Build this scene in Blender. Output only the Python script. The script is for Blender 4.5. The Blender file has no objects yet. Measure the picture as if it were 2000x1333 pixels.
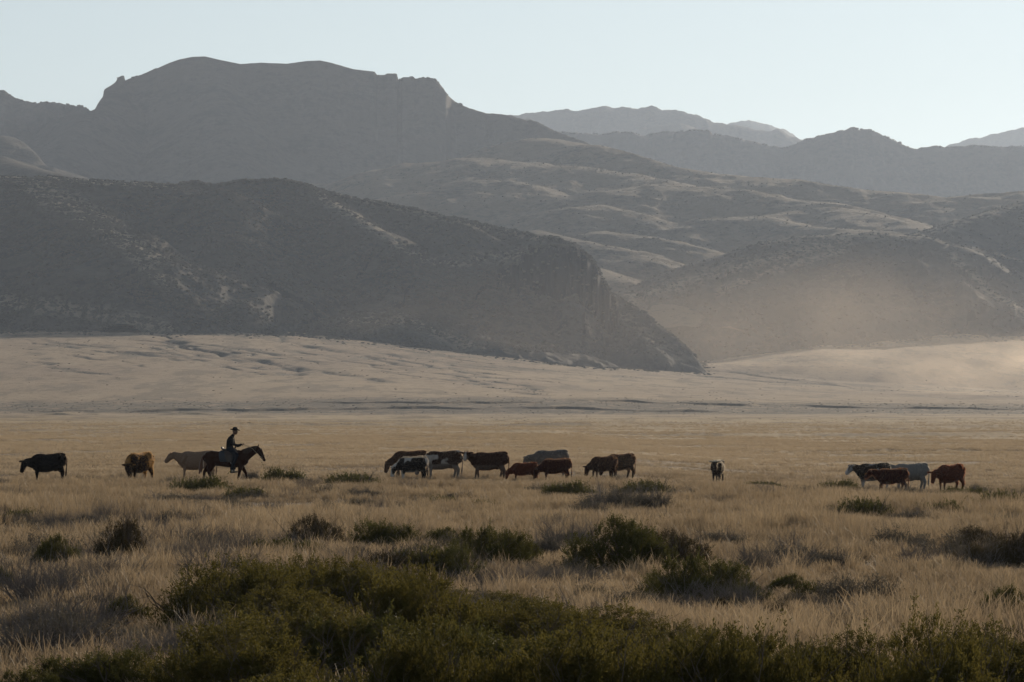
import bpy, bmesh, math, random
import numpy as np
from mathutils import Vector, Matrix, Euler
R = math.radians

# ------------------------------------------------------------------ camera, sky, sun, exposure
S = bpy.context.scene
C = S.collection
F = 7500.0            # focal length in photograph pixels (2000 wide)
HZ = 795.0            # photograph row of the true horizon
CH = 3.1              # eye height above the plain
cam_d = bpy.data.cameras.new('camera')
cam_d.sensor_width = 36.0
cam_d.lens = 36.0 * F / 2000.0
cam_d.shift_y = (HZ - 666.5) / 2000.0
cam_d.clip_start = 0.5
cam_d.clip_end = 60000
cam = bpy.data.objects.new('camera', cam_d); C.objects.link(cam)
cam.location = (0, 0, CH); cam.rotation_euler = (R(90), 0, 0)
S.camera = cam

SUN_EL, SUN_AZ = R(14.5), R(23.0)      # azimuth to the right of the view direction (+Y)
W = bpy.data.worlds.new('World'); S.world = W; W.use_nodes = True
wn = W.node_tree; wn.nodes.clear()
sky = wn.nodes.new('ShaderNodeTexSky'); sky.sky_type = 'NISHITA'; sky.sun_disc = False
sky.sun_elevation = SUN_EL; sky.sun_rotation = SUN_AZ
sky.altitude = 900; sky.air_density = 1.0; sky.dust_density = 0.15; sky.ozone_density = 2.0
bg = wn.nodes.new('ShaderNodeBackground'); bg.inputs['Strength'].default_value = 0.070
wo = wn.nodes.new('ShaderNodeOutputWorld')
hs = wn.nodes.new('ShaderNodeHueSaturation'); hs.inputs['Saturation'].default_value = .44
tn = wn.nodes.new('ShaderNodeMix'); tn.data_type = 'RGBA'; tn.blend_type = 'MULTIPLY'; tn.inputs[0].default_value = 1; tn.inputs[7].default_value = (.935, .99, .975, 1)
wn.links.new(sky.outputs[0], hs.inputs['Color']); wn.links.new(hs.outputs[0], tn.inputs[6]); wn.links.new(tn.outputs[2], bg.inputs[0]); wn.links.new(bg.outputs[0], wo.inputs[0])

sd = bpy.data.lights.new('sun', 'SUN'); sd.energy = 4.2; sd.angle = R(0.5); sd.color = (1.0, 0.835, 0.63)
sun = bpy.data.objects.new('sun', sd); C.objects.link(sun)
sdir = Vector((math.sin(SUN_AZ)*math.cos(SUN_EL), math.cos(SUN_AZ)*math.cos(SUN_EL), math.sin(SUN_EL)))
sun.rotation_euler = sdir.to_track_quat('Z', 'Y').to_euler(); sun.location = (200, 400, 300)

S.view_settings.view_transform = 'Standard'; S.view_settings.look = 'None'
S.view_settings.gamma = 1; S.view_settings.exposure = 0.33
S.cycles.use_denoising = True
S.cycles.max_bounces = 5; S.cycles.volume_bounces = 0; S.cycles.transparent_max_bounces = 8
HAZE_DENSITY = 4.6e-5

# ------------------------------------------------------------------ numpy noise
_rs = np.random.RandomState(7)
_perm = _rs.permutation(4096)
_gr = _rs.uniform(0, 2*np.pi, 4096); _gx, _gy = np.cos(_gr), np.sin(_gr)
def noise(x, y, seed=0):
    x = np.asarray(x, float) + seed*17.31; y = np.asarray(y, float) + seed*9.77
    xi = np.floor(x).astype(int); yi = np.floor(y).astype(int); xf = x-xi; yf = y-yi
    def g(ix, iy, dx, dy):
        h = _perm[(_perm[ix & 4095] + iy) & 4095]
        return _gx[h]*dx + _gy[h]*dy
    u = xf*xf*xf*(xf*(xf*6-15)+10); v = yf*yf*yf*(yf*(yf*6-15)+10)
    a = g(xi, yi, xf, yf); b = g(xi+1, yi, xf-1, yf); c = g(xi, yi+1, xf, yf-1); d = g(xi+1, yi+1, xf-1, yf-1)
    return (a*(1-u)+b*u)*(1-v) + (c*(1-u)+d*u)*v
def fbm(x, y, o=4, seed=0):
    s = 0; a = 1
    for k in range(o):
        s = s + a*noise(x*2**k, y*2**k, seed+k*3); a *= .5
    return s
def ridged(x, y, o=4, seed=0):
    s = 0; a = 1
    for k in range(o):
        s = s + a*(1-2.2*np.abs(noise(x*2**k, y*2**k, seed+k*5))); a *= .5
    return s/1.6
def sstep(a, b, x):
    t = np.clip((np.asarray(x, float)-a)/(b-a), 0, 1); return t*t*(3-2*t)

# ------------------------------------------------------------------ small helpers
def tag(o, label=None, cat=None, group=None, kind=None):
    if label: o['label'] = label
    if cat: o['category'] = cat
    if group: o['group'] = group
    if kind: o['kind'] = kind
    return o
def link(name, me, mat=None, parent=None):
    o = bpy.data.objects.new(name, me); C.objects.link(o)
    if mat and me and len(me.materials) == 0: me.materials.append(mat)
    if parent: o.parent = parent
    return o
def empty(name, loc, rz=0, sc=1.0):
    o = bpy.data.objects.new(name, None); C.objects.link(o)
    o.location = loc; o.rotation_euler = (0, 0, rz); o.scale = (sc, sc, sc); o.empty_display_size = .3
    return o
def mesh_np(name, v, q, mat=None, smooth=True, attrs=None):
    """v (n,3), q (m,k) faces"""
    me = bpy.data.meshes.new(name); k = q.shape[1]
    me.vertices.add(len(v)); me.vertices.foreach_set('co', np.ascontiguousarray(v, np.float32).ravel())
    me.loops.add(q.size); me.loops.foreach_set('vertex_index', np.ascontiguousarray(q, np.int32).ravel())
    me.polygons.add(len(q)); me.polygons.foreach_set('loop_start', np.arange(0, q.size, k, dtype=np.int32))
    me.polygons.foreach_set('loop_total', np.full(len(q), k, np.int32))
    me.update(calc_edges=True)
    me.polygons.foreach_set('use_smooth', np.full(len(q), smooth))
    if attrs:
        for an, av in attrs.items():
            a = me.attributes.new(an, 'FLOAT', 'POINT'); a.data.foreach_set('value', np.ascontiguousarray(av, np.float32).ravel())
    if mat: me.materials.append(mat)
    return me
def grid_faces(nr, nc):
    i = np.arange((nr-1)*nc).reshape(nr-1, nc)[:, :-1].ravel()
    return np.stack([i, i+1, i+nc+1, i+nc], 1)

# ------------------------------------------------------------------ materials
class NT:
    def __init__(s, name):
        s.m = bpy.data.materials.new(name); s.m.use_nodes = True; s.t = s.m.node_tree; s.t.nodes.clear()
        s.out = s.n('ShaderNodeOutputMaterial')
    def n(s, ty, **kw):
        nd = s.t.nodes.new(ty)
        for k, v in kw.items(): setattr(nd, k, v)
        return nd
    def set(s, sock, v):
        if isinstance(v, bpy.types.NodeSocket): s.t.links.new(v, sock)
        elif isinstance(v, (tuple, list)) and len(v) == 3 and sock.type == 'RGBA': sock.default_value = (*v, 1)
        else: sock.default_value = v
    def math(s, op, a, b=0.0, c=0.0, clamp=False):
        nd = s.n('ShaderNodeMath', operation=op, use_clamp=clamp)
        for i, v in enumerate((a, b, c)): s.set(nd.inputs[i], v)
        return nd.outputs[0]
    def mix(s, f, a, b):
        nd = s.n('ShaderNodeMix', data_type='RGBA')
        s.set(nd.inputs[0], f); s.set(nd.inputs[6], a); s.set(nd.inputs[7], b)
        return nd.outputs[2]
    def coord(s, which='Object'): return s.n('ShaderNodeTexCoord').outputs[which]
    def mapping(s, v, scale=(1, 1, 1), loc=(0, 0, 0), rot=(0, 0, 0)):
        nd = s.n('ShaderNodeMapping'); s.set(nd.inputs[0], v)
        nd.inputs['Location'].default_value = loc; nd.inputs['Scale'].default_value = scale; nd.inputs['Rotation'].default_value = rot
        return nd.outputs[0]
    def noise(s, v, scale, detail=4, rough=.55):
        nd = s.n('ShaderNodeTexNoise'); s.set(nd.inputs['Vector'], v)
        nd.inputs['Scale'].default_value = scale; nd.inputs['Detail'].default_value = detail; nd.inputs['Roughness'].default_value = rough
        return nd.outputs[0]
    def ramp(s, f, lo, hi):
        nd = s.n('ShaderNodeMapRange', interpolation_type='SMOOTHSTEP'); s.set(nd.inputs[0], f)
        nd.inputs[1].default_value = lo; nd.inputs[2].default_value = hi
        return nd.outputs[0]
    def attr(s, name): return s.n('ShaderNodeAttribute', attribute_name=name).outputs['Fac']
    def sep(s, v):
        nd = s.n('ShaderNodeSeparateXYZ'); s.set(nd.inputs[0], v); return nd.outputs
    def bsdf(s, col, rough=.9, spec=.1, bump=None, bd=1.0, bs=.5, **kw):
        p = s.n('ShaderNodeBsdfPrincipled'); s.set(p.inputs['Base Color'], col)
        p.inputs['Roughness'].default_value = rough; p.inputs['Specular IOR Level'].default_value = spec
        if bump is not None:
            b = s.n('ShaderNodeBump'); b.inputs['Distance'].default_value = bd; b.inputs['Strength'].default_value = bs
            s.set(b.inputs['Height'], bump); s.t.links.new(b.outputs[0], p.inputs['Normal'])
        for k, v in kw.items(): s.set(p.inputs[k.replace('_', ' ')], v)
        return p.outputs[0]
    def done(s, sh): s.t.links.new(sh, s.out.inputs[0]); return s.m

def ground_mat():
    t = NT('dry_plain'); p = t.n('ShaderNodeNewGeometry').outputs['Position']
    big = t.noise(t.mapping(p, (.006, .0035, .006)), 1, 5, .6)
    mid = t.noise(t.mapping(p, (.05, .012, .05)), 1, 6, .65)
    fine = t.noise(t.mapping(p, (.9, .35, .9)), 1, 6, .7)
    spk = t.noise(t.mapping(p, (.16, .09, .16)), 1, 8, .75)
    far = t.attr('fan'); near = t.attr('near')
    gold = t.mix(t.ramp(big, .35, .65), (.33, .245, .15), (.45, .345, .22))
    pale = t.mix(t.ramp(big, .3, .7), (.30, .215, .145), (.39, .285, .185))
    c = t.mix(far, gold, pale)
    c = t.mix(t.math('MULTIPLY', t.ramp(mid, .50, .60), .62), c, (.16, .125, .088))
    c = t.mix(t.math('MULTIPLY', t.ramp(mid, .48, .25), .5), c, (.45, .35, .235))
    c = t.mix(t.math('MULTIPLY', t.ramp(spk, .53, .64), .6), c, (.10, .085, .055))
    c = t.mix(t.math('MULTIPLY', t.attr('brush'), t.ramp(t.math('ADD', spk, t.math('MULTIPLY', t.attr('brush'), .12)), .42, .62)), c, (.085, .072, .056))
    c = t.mix(near, c, t.mix(fine, (.10, .072, .05), (.17, .125, .085)))
    return t.done(t.bsdf(c, bump=t.math('ADD', spk, fine), bd=.8, bs=.6))

def hill_mat(name, dark, pale, mask_lo=.45, mask_hi=.62, sc=.012, rock=(.10, .085, .075)):
    t = NT(name); g = t.n('ShaderNodeNewGeometry'); p = g.outputs['Position']
    a = t.noise(t.mapping(p, (sc, sc, sc*1.5)), 1, 8, .7)
    b = t.noise(t.mapping(p, (.11, .11, .11)), 1, 6, .7)
    c = t.mix(t.ramp(t.math('ADD', t.math('MULTIPLY', a, .5), t.math('MULTIPLY', b, .5)), mask_lo, mask_hi), pale, dark)
    lit_f = t.math('MULTIPLY', t.attr('sunstreaked'), t.ramp(t.math('ADD', b, t.math('MULTIPLY', t.attr('sunstreaked'), .12)), .46, .62)); c = t.mix(lit_f, c, (.40, .33, .24))  # paler colour stands in for sun on the spurs
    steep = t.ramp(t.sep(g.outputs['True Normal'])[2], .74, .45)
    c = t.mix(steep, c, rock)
    return t.done(t.bsdf(c, bump=t.math('ADD', b, a), bd=5.0, bs=.7))

def leaf_mat(name, c1, c2, trans=.35, hue=.5):
    t = NT(name); oi = t.n('ShaderNodeObjectInfo').outputs['Random']
    n = t.noise(t.coord('Object'), 5.0, 4)
    at = t.attr('shade')
    c = t.mix(t.math('ADD', t.math('MULTIPLY', n, .6), t.math('MULTIPLY', oi, .4)), c1, c2)
    c = t.mix(t.math('MULTIPLY', at, .55), c, c2)
    d = t.bsdf(c, rough=.75, spec=.15)
    tr = t.n('ShaderNodeBsdfTranslucent'); t.set(tr.inputs[0], c)
    mx = t.n('ShaderNodeMixShader'); mx.inputs[0].default_value = trans
    t.t.links.new(d, mx.inputs[1]); t.t.links.new(tr.outputs[0], mx.inputs[2])
    return t.done(mx.outputs[0])

def plain_mat(name, col, rough=.85, spec=.15, var=.25, sc=6.0, **kw):
    t = NT(name); n = t.noise(t.coord('Object'), sc, 5)
    c = t.mix(n, tuple(x*(1-var) for x in col), tuple(min(1, x*(1+var)) for x in col))
    return t.done(t.bsdf(c, rough, spec, bump=n, bd=.01, bs=.3, **kw))

M_GROUND = ground_mat()
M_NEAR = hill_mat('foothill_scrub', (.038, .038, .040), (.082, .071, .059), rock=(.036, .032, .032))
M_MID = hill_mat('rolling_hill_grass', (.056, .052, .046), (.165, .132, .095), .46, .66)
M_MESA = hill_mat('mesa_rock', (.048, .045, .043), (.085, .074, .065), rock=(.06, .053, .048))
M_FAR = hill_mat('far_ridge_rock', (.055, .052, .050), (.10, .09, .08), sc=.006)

# ------------------------------------------------------------------ ground sheet
KX = np.array([-8000, 0, 300, 500, 700, 850, 1000, 1150, 1250, 1300, 1400, 1500, 1600, 1750, 2000, 9000], float)
ROWS = [  # distance, photograph rows where the ground of that distance is seen
 (1500, [812.5]*16),
 (1700, [786, 786, 784, 782, 780, 779, 778, 781, 783, 784, 785, 787, 788, 789, 791, 791]),
 (2000, [735, 735, 737, 740, 744, 750, 757, 764, 768, 770, 773, 775, 777, 780, 783, 783]),
 (2300, [688, 688, 691, 695, 704, 714, 727, 740, 746, 749, 754, 758, 762, 768, 774, 774]),
 (2500, [656, 656, 660, 664, 675, 691, 708, 723, 731, 735, 742, 748, 753, 760, 768, 768]),
 (2650, [634, 634, 640, 642, 655, 675, 697, 714, 722, 728, 740, 750, 757, 765, 772, 772]),
 (2800, [628, 628, 634, 636, 650, 672, 698, 720, 722, 721, 726, 734, 741, 750, 762, 762]),
 (3000, [640, 640, 640, 640, 650, 672, 700, 724, 722, 714, 704, 692, 684, 690, 702, 702]),
 (3200, [650, 650, 650, 650, 655, 675, 705, 728, 724, 714, 700, 686, 670, 656, 646, 630]),
 (3500, [670]*16), (15000, [772]*16)]
def base_z(x, y):
    """smooth height of the plain and the alluvial fans"""
    x = np.asarray(x, float); y = np.asarray(y, float)
    px = 1000 + F*x/np.maximum(y, 1.0)
    z = np.zeros(np.broadcast(x, y).shape)
    rows = [np.interp(px, KX, np.array(r, float)) for _, r in ROWS]; ds = [d for d, _ in ROWS]
    zs = [CH + (HZ-r)/F*d for r, d in zip(rows, ds)]
    zs[0] = np.zeros_like(zs[0])
    for k in range(len(ds)-1):
        t = np.clip((y-ds[k])/(ds[k+1]-ds[k]), 0, 1)
        m = (y >= ds[k]) & (y <= ds[k+1]+1e-6)
        z = np.where(m, zs[k]*(1-t)+zs[k+1]*t, z)
    near = -0.55*sstep(3, 17, x)*sstep(95, 170, y)*(1-sstep(300, 700, y))
    near = near - .10*sstep(-2, -20, x)*sstep(95, 170, y)*(1-sstep(300, 700, y))
    return z + np.where(y < 1500, near, 0)

# gullies on the fans: photograph polylines (px, py), half width m, depth m
GUL = [([(300, 628), (322, 655), (360, 678), (420, 690), (470, 701), (560, 715), (585, 733)], 7, 3.0),
       ([(520, 640), (545, 665), (610, 680), (700, 692), (790, 716)], 6, 2.6),
       ([(0, 648), (90, 668), (170, 676), (260, 690), (360, 706)], 6, 2.2),
       ([(600, 655), (700, 678), (800, 700), (900, 712), (1000, 722)], 6, 2.0),
       ([(60, 700), (120, 722), (200, 732)], 5, 1.6), ([(400, 672), (520, 690), (640, 712)], 5, 1.8),
       ([(680, 668), (820, 688), (960, 712), (1080, 726)], 5, 1.8), ([(620, 700), (740, 715), (900, 735)], 5, 1.6),
       ([(1210, 722), (1300, 728), (1400, 737), (1500, 748), (1620, 752), (1760, 764), (1860, 768), (2000, 770), (2150, 772)], 10, 3.0),
       ([(1330, 722), (1420, 728), (1520, 740), (1600, 748), (1700, 760)], 8, 3.0),
       ([(1100, 712), (1250, 716), (1330, 712), (1420, 706)], 8, 2.0)]
def px_to_ground(px, py):
    d = np.linspace(1500, 3300, 1200); zz = base_z((px-1000)/F*d, d)
    rows = HZ - (zz-CH)/d*F
    i = np.where(rows <= py)[0]
    return d[i[0]] if len(i) else 2600.0
_g = random.Random(3)
for k in range(26):
    x0 = _g.uniform(-60, 1000); y0 = np.interp(x0, [0, 500, 1000], [655, 665, 712])+_g.uniform(0, 45); P_ = [(x0, y0)]
    for q in range(4): x0 += _g.uniform(18, 60); y0 += _g.uniform(2, 11); P_.append((x0, y0))
    GUL.append((P_, _g.uniform(2.5, 4.5), _g.uniform(.9, 2.0)))
GULW = []
for pts, hw, dp in GUL:
    P = []
    for px, py in pts:
        d = px_to_ground(px, py); P.append(((px-1000)/F*d, d))
    GULW.append((np.array(P), hw, dp))
def seg_dist(x, y, P):
    best = np.full(x.shape, 1e9)
    for (ax, ay), (bx, by) in zip(P[:-1], P[1:]):
        dx, dy = bx-ax, by-ay; L = dx*dx+dy*dy
        t = np.clip(((x-ax)*dx+(y-ay)*dy)/L, 0, 1)
        best = np.minimum(best, np.hypot(x-ax-t*dx, y-ay-t*dy))
    return best
BANKS = [(1465, 1.1, 9, -2000, 500), (1540, 1.0, 14, 0, 1500), (1620, .9, 18, 500, 2300), (640, .5, 5, 300, 1300), (455, .35, 4, 700, 3000),
         (300, .28, 3, 1400, 3000), (350, .2, 3, -300, 500), (830, .5, 7, 900, 2400), (1050, .6, 8, -500, 1000)]
def ground_z(x, y):
    z = base_z(x, y)
    px = 1000 + F*x/np.maximum(y, 1.0)
    z = z + .10*fbm(x/7, y/7, 3, 2)*sstep(20, 60, y)*(1-sstep(800, 1400, y))
    z = z + .35*fbm(x/60, y/45, 4, 5)*sstep(230, 700, y)
    z = z + 1.0*fbm(x/90, y/140, 4, 8)*sstep(1650, 2100, y)
    for d0, h, wob, a, b in BANKS:
        yy = d0 + wob*4*fbm(x/(d0*.05), np.zeros_like(x)+d0, 4, 3)
        act = sstep(a, a+180, px)*(1-sstep(b-180, b, px))*np.clip(.75+1.2*fbm(x/(d0*.02), x*0+d0*.1, 3, 9), .1, 1)
        z = z + h*act*(sstep(yy-1.5, yy+1.0, y) - sstep(yy+1, yy+d0*.12, y))
    br = np.zeros_like(z)
    far = y > 1500
    if far.any():
        xf, yf = x[far], y[far]; zf = z[far]; bf = br[far]
        wx = xf + 9*fbm(xf/40, yf/40, 3, 20); wy = yf + 9*fbm(xf/40, yf/40, 3, 24)
        for P, hw, dp in GULW:
            sd_ = seg_dist(wx, wy, P)
            mod = np.clip(.65+1.5*fbm(xf/50, yf/50, 3, 28), .15, 1.2); zf = zf - .62*dp*mod*np.exp(-(sd_/(hw*.6))**2); bf = np.maximum(bf, np.clip(mod, 0, 1)*np.exp(-(sd_/(hw*1.6))**2))
        z[far] = zf; br[far] = bf
    rows = HZ - (z-CH)/np.maximum(y, 1)*F
    band = sstep(1490, 1530, y)*(1-sstep(1640, 1760, y))
    br = np.maximum(br, band*.85)
    patch = np.clip(fbm(x/160, y/90, 4, 31)*1.6-.05, 0, 1)*sstep(2150, 2500, y)
    br = np.maximum(br, patch*.8)
    ft = sstep(2380, 2620, y)*(1-sstep(900, 1100, px))*np.clip(.50+1.9*fbm(x/70, y/45, 4, 40), 0, 1)
    br = np.maximum(br, ft)
    return z, br

cols = np.concatenate([np.linspace(-60000, -1200, 14)[:-1], np.linspace(-1200, -60, 58)[:-1], np.arange(-60, 2060, 2.6), np.linspace(2060, 3200, 58)[1:], np.linspace(3200, 60000, 14)[1:]])
rws = np.concatenate([np.array([-80, -30, 0, 12.]), np.geomspace(20, 1430, 420), np.arange(1431, 1700, 1.6), np.arange(1702, 3350, 4.0), np.geomspace(3360, 16000, 24)])
PXG, YG = np.meshgrid(cols, rws)
XG = (PXG-1000)/F*np.maximum(YG, 40)
ZG, BR = ground_z(XG, YG)
ZG = np.where(YG < 20, 0, ZG)
fan = sstep(700, 2100, YG)
me = mesh_np('ground', np.stack([XG, YG, ZG], -1).reshape(-1, 3), grid_faces(*XG.shape), M_GROUND, True, {'brush': BR, 'fan': fan, 'near': 1-sstep(150, 290, YG)})
tag(link('ground', me), 'dry golden grass plain rising into pale alluvial fans at the foot of the hills', kind='structure')
def gz(x, y):
    z, _ = ground_z(np.array([float(x)]), np.array([float(y)])); return float(z[0])

# ------------------------------------------------------------------ hills as ribs (crest polylines) carried on a height field
def W3(px, py, d): return ((px-1000)/F*d, d, CH+(HZ-py)/F*d)
def terrain(name, ribs, d0, d1, dstep, mat, px0=-350, px1=2350, cstep=3.0, floor=20, spur=(70, 190, 16), fine=(14, 2.0), wig=(60, 14), label='', seed=0, sky=None, sslope=.6, cap=None, extra=None, terr=1.2, crestn=.25, sunstreaked=None):
    PX, Y = np.meshgrid(np.arange(px0, px1, cstep), np.arange(d0, d1, dstep))
    X = (PX-1000)/F*Y
    Z = np.full(X.shape, -1e4); DD = np.full(X.shape, 1e4)
    wx = X + wig[1]*fbm(X/wig[0], Y/wig[0], 3, seed+50); wy = Y + wig[1]*fbm(X/wig[0], Y/wig[0], 3, seed+60)
    for pts, slope, rad in ribs:
        P = [W3(*p) for p in pts]
        sF, sB = slope if isinstance(slope, tuple) else (slope, slope)
        for (ax, ay, az), (bx, by, bz) in zip(P[:-1], P[1:]):
            dx, dy = bx-ax, by-ay; L = dx*dx+dy*dy
            # warp fades at the crest so the skyline stays where it is
            t0 = np.clip(((X-ax)*dx+(Y-ay)*dy)/L, 0, 1); r0 = np.hypot(X-ax-t0*dx, Y-ay-t0*dy)
            k = np.clip(r0/80, 0, 1); qx = X+(wx-X)*k; qy = Y+(wy-Y)*k
            t = np.clip(((qx-ax)*dx+(qy-ay)*dy)/L, 0, 1)
            ex, ey = qx-ax-t*dx, qy-ay-t*dy; r = np.hypot(ex, ey)
            s = np.where(ey < 0, sF, sB)
            z = az+(bz-az)*t - s*(np.sqrt(r*r+rad*rad)-rad)
            up = z > Z
            Z = np.where(up, z, Z); DD = np.where(up, r0, DD)
    if sky is not None:      # the skyline crest: a wall-like ridge whose height follows the skyline exactly
        A = np.array(sky, float); kk = np.arange(-900, 3200, 2.0)
        zc_k = CH + (HZ-np.interp(kk, A[:, 0], A[:, 1]))/F*np.interp(kk, A[:, 0], A[:, 2])
        w = np.hanning(61); w /= w.sum(); zs_k = np.convolve(np.pad(zc_k, 30, mode='edge'), w, 'valid')
        yc = np.interp(PX, A[:, 0], A[:, 2]); zc = np.interp(PX, kk, zc_k); zsm = np.interp(PX, kk, zs_k)
        r = np.abs(Y-yc); m = sstep(40, 300, r)
        z = zc*(1-m)+zsm*m - sslope*np.maximum(r-4, 0)
        up = z > Z; Z = np.where(up, z, Z); DD = np.where(up, np.minimum(DD, r), DD)
    k = sstep(0, 110, DD)
    Z = Z + k*spur[2]*(ridged(X/spur[0], Y/spur[1], 4, seed) - .55)
    Z = Z + (fine[1]*(crestn+(1-crestn)*sstep(0, 60, DD)))*fbm(X/fine[0], Y/fine[0], 4, seed+7)
    Z = Z + terr*(.3+.7*sstep(0, 40, DD))*fbm(X/70, Y/13, 4, seed+9)
    if extra: Z = extra(X, Y, Z, PX)
    lim = cap if cap is not None else sky
    if lim is not None:
        A = np.array(lim, float)
        Z = np.minimum(Z, CH + (HZ-np.interp(PX, A[:, 0], A[:, 1]))/F*(np.minimum(Y, np.interp(PX, A[:, 0], A[:, 2])) if A.shape[1] > 2 else Y) + crestn*fine[1]*1.2)
    Z = np.maximum(Z, floor)
    lit_b = np.zeros(X.shape)
    if sunstreaked:       # sunlight painted into the hill colour as pale bands along spurs and crests
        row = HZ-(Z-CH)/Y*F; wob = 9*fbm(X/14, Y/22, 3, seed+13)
        for pts, w, amt in sunstreaked: lit_b = np.maximum(lit_b, amt*np.exp(-(seg_dist(PX+wob, row+wob*.6, pts)/w)**2))
    me = mesh_np(name, np.stack([X, Y, Z], -1).reshape(-1, 3), grid_faces(*X.shape), mat, True, {'sunstreaked': lit_b})
    tag(link(name, me), label, kind='structure')
    return X, Y, Z, PX

NSKY = [(-900, 330, 2960), (0, 345, 2950), (60, 347, 2948), (100, 345, 2945), (150, 350, 2942), (200, 352, 2940), (250, 356, 2937), (300, 358, 2935), (345, 360, 2930), (365, 355, 2930), (390, 355, 2925), (410, 360, 2925), (430, 360, 2925), (455, 353, 2925), (475, 350, 2925), (500, 352, 2925),
   (530, 349, 2925), (560, 351, 2925), (580, 354, 2925), (600, 362, 2925), (640, 375, 2925), (700, 388, 2920), (760, 398, 2915), (820, 407, 2910), (860, 420, 2905), (900, 428, 2900), (980, 447, 2890), (1040, 456, 2878), (1060, 462, 2875),
   (1085, 464, 2870), (1100, 470, 2865), (1120, 474, 2862), (1130, 484, 2860), (1138, 493, 2858), (1142, 490, 2857), (1150, 500, 2855), (1162, 520, 2850), (1168, 530, 2850), (1178, 550, 2846), (1190, 574, 2840), (1205, 580, 2835), (1230, 596, 2825),
   (1255, 610, 2818), (1280, 632, 2810), (1330, 670, 2790), (1365, 705, 2775), (1400, 760, 2760), (1500, 900, 2760)]
NSKY = [(a, b, d+110*(1-min(1, max(0, (a-850)/260)))) for a, b, d in NSKY]
NH = [
 ([(-300, 352, 3030), (0, 351, 3030), (100, 351, 3030), (200, 357, 3020), (330, 363, 3010)], (.5, .5), 30),
 ([(40, 352, 3050), (90, 378, 2980), (140, 408, 2890), (200, 446, 2790), (265, 490, 2710)], (.55, 1.0), 38),
 ([(180, 420, 2880), (230, 475, 2740), (290, 530, 2650)], .6, 14),
 ([(-300, 352, 3040), (-150, 420, 2900), (-40, 500, 2760)], .6, 20),
 ([(-120, 356, 2930), (-60, 460, 2830), (0, 560, 2740)], .55, 14),
 ([(590, 360, 3030), (660, 404, 2960), (740, 450, 2890), (800, 500, 2830), (840, 550, 2790)], (.6, .7), 10),
 ([(430, 372, 2905), (450, 460, 2840), (480, 550, 2770)], .6, 16),
 ([(900, 436, 2890), (900, 505, 2830), (960, 565, 2790), (1010, 625, 2750)], .65, 10),
 ([(940, 524, 2815), (1010, 504, 2822), (1080, 492, 2835)], (1.0, .35), 5),
 ([(1200, 600, 2825), (1215, 640, 2780), (1235, 690, 2750)], .7, 10),
 ([(700, 612, 2690), (760, 604, 2695), (820, 621, 2700), (880, 655, 2700), (930, 678, 2690)], .3, 10),
 ([(-40, 592, 2670), (60, 578, 2690), (120, 580, 2700), (240, 607, 2680), (330, 630, 2660)], .25, 12)]
def bluff(X, Y, Z, PX):
    # vertical rock face with fluted cracks at the right hand end of the hill
    m = sstep(950, 1080, PX)*(1-sstep(1188, 1215, PX))
    hi = CH + (HZ-(478+np.clip(PX-1125, 0, 80)*1.0))/F*2840; lo = hi - 44 - 8*noise(X/12, X*0, 77)
    t = np.clip((Z-lo)/(hi-lo), 0, 1)
    off = .42*fbm(X/6, X*0+.5, 4, 78) + .10*fbm(X/4, Z/9, 3, 79)
    g = sstep(.36+off, .64+off, t)
    return np.where((Z > lo) & (Z < hi), Z*(1-m*.85)+(lo+(hi-lo)*g)*m*.85, Z)
NLIT = [([(50, 358), (140, 402), (220, 452), (300, 505)], 26, .7), ([(0, 346), (200, 355), (340, 364)], 6, 1), ([(240, 480), (330, 560)], 15, .6), ([(620, 380), (720, 440), (830, 505)], 12, .55),
 ([(850, 515), (950, 505), (1080, 490)], 14, .45), ([(640, 374), (900, 432), (1060, 467)], 9, .6), ([(0, 590), (120, 600), (250, 625), (330, 645)], 20, .6), ([(680, 625), (800, 628), (920, 675)], 16, .6), ([(1200, 600), (1260, 650), (1330, 700)], 16, .35)]  # painted sunlit bands of the near hill: polyline, width, strength
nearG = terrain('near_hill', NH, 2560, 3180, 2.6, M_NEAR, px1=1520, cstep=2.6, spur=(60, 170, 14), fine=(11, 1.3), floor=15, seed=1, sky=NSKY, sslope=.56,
        label='nearest hill, long and scrub covered, ending in a rocky bluff', extra=bluff, terr=2.0, sunstreaked=NLIT)
RH = [
 ([(1225, 565, 3260), (1300, 535, 3290), (1370, 512, 3310), (1440, 492, 3325), (1500, 472, 3335), (1560, 462, 3345), (1640, 458, 3360), (1720, 455, 3370), (1800, 462, 3380), (1860, 480, 3370), (1930, 530, 3330), (2000, 590, 3290), (2080, 640, 3260)], (.55, .35), 14),
 ([(1640, 458, 3360), (1560, 500, 3330), (1480, 520, 3300), (1400, 545, 3280), (1320, 570, 3260), (1260, 600, 3230)], .42, 14),
 ([(1720, 455, 3370), (1700, 540, 3270), (1640, 620, 3200)], .6, 14),
 ([(1800, 462, 3380), (1850, 540, 3290), (1900, 600, 3240)], .6, 14),
 ([(1780, 460, 3500), (1850, 440, 3560), (1930, 415, 3620), (2000, 393, 3680), (2200, 350, 3700)], (.55, .5), 14),
 ([(2000, 393, 3680), (2030, 480, 3480), (2060, 560, 3350), (2100, 620, 3270)], .5, 14)]
RLIT = [([(1230, 585), (1400, 532), (1560, 492), (1660, 465)], 15, .6), ([(1400, 570), (1500, 530), (1650, 485)], 10, .6), ([(1480, 478), (1640, 462), (1800, 458)], 7, .6), ([(1860, 500), (1930, 570), (2000, 610)], 10, .7), ([(1650, 470), (1850, 445), (2000, 400)], 7, .4)]  # painted sunlit bands of the right hill
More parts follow.
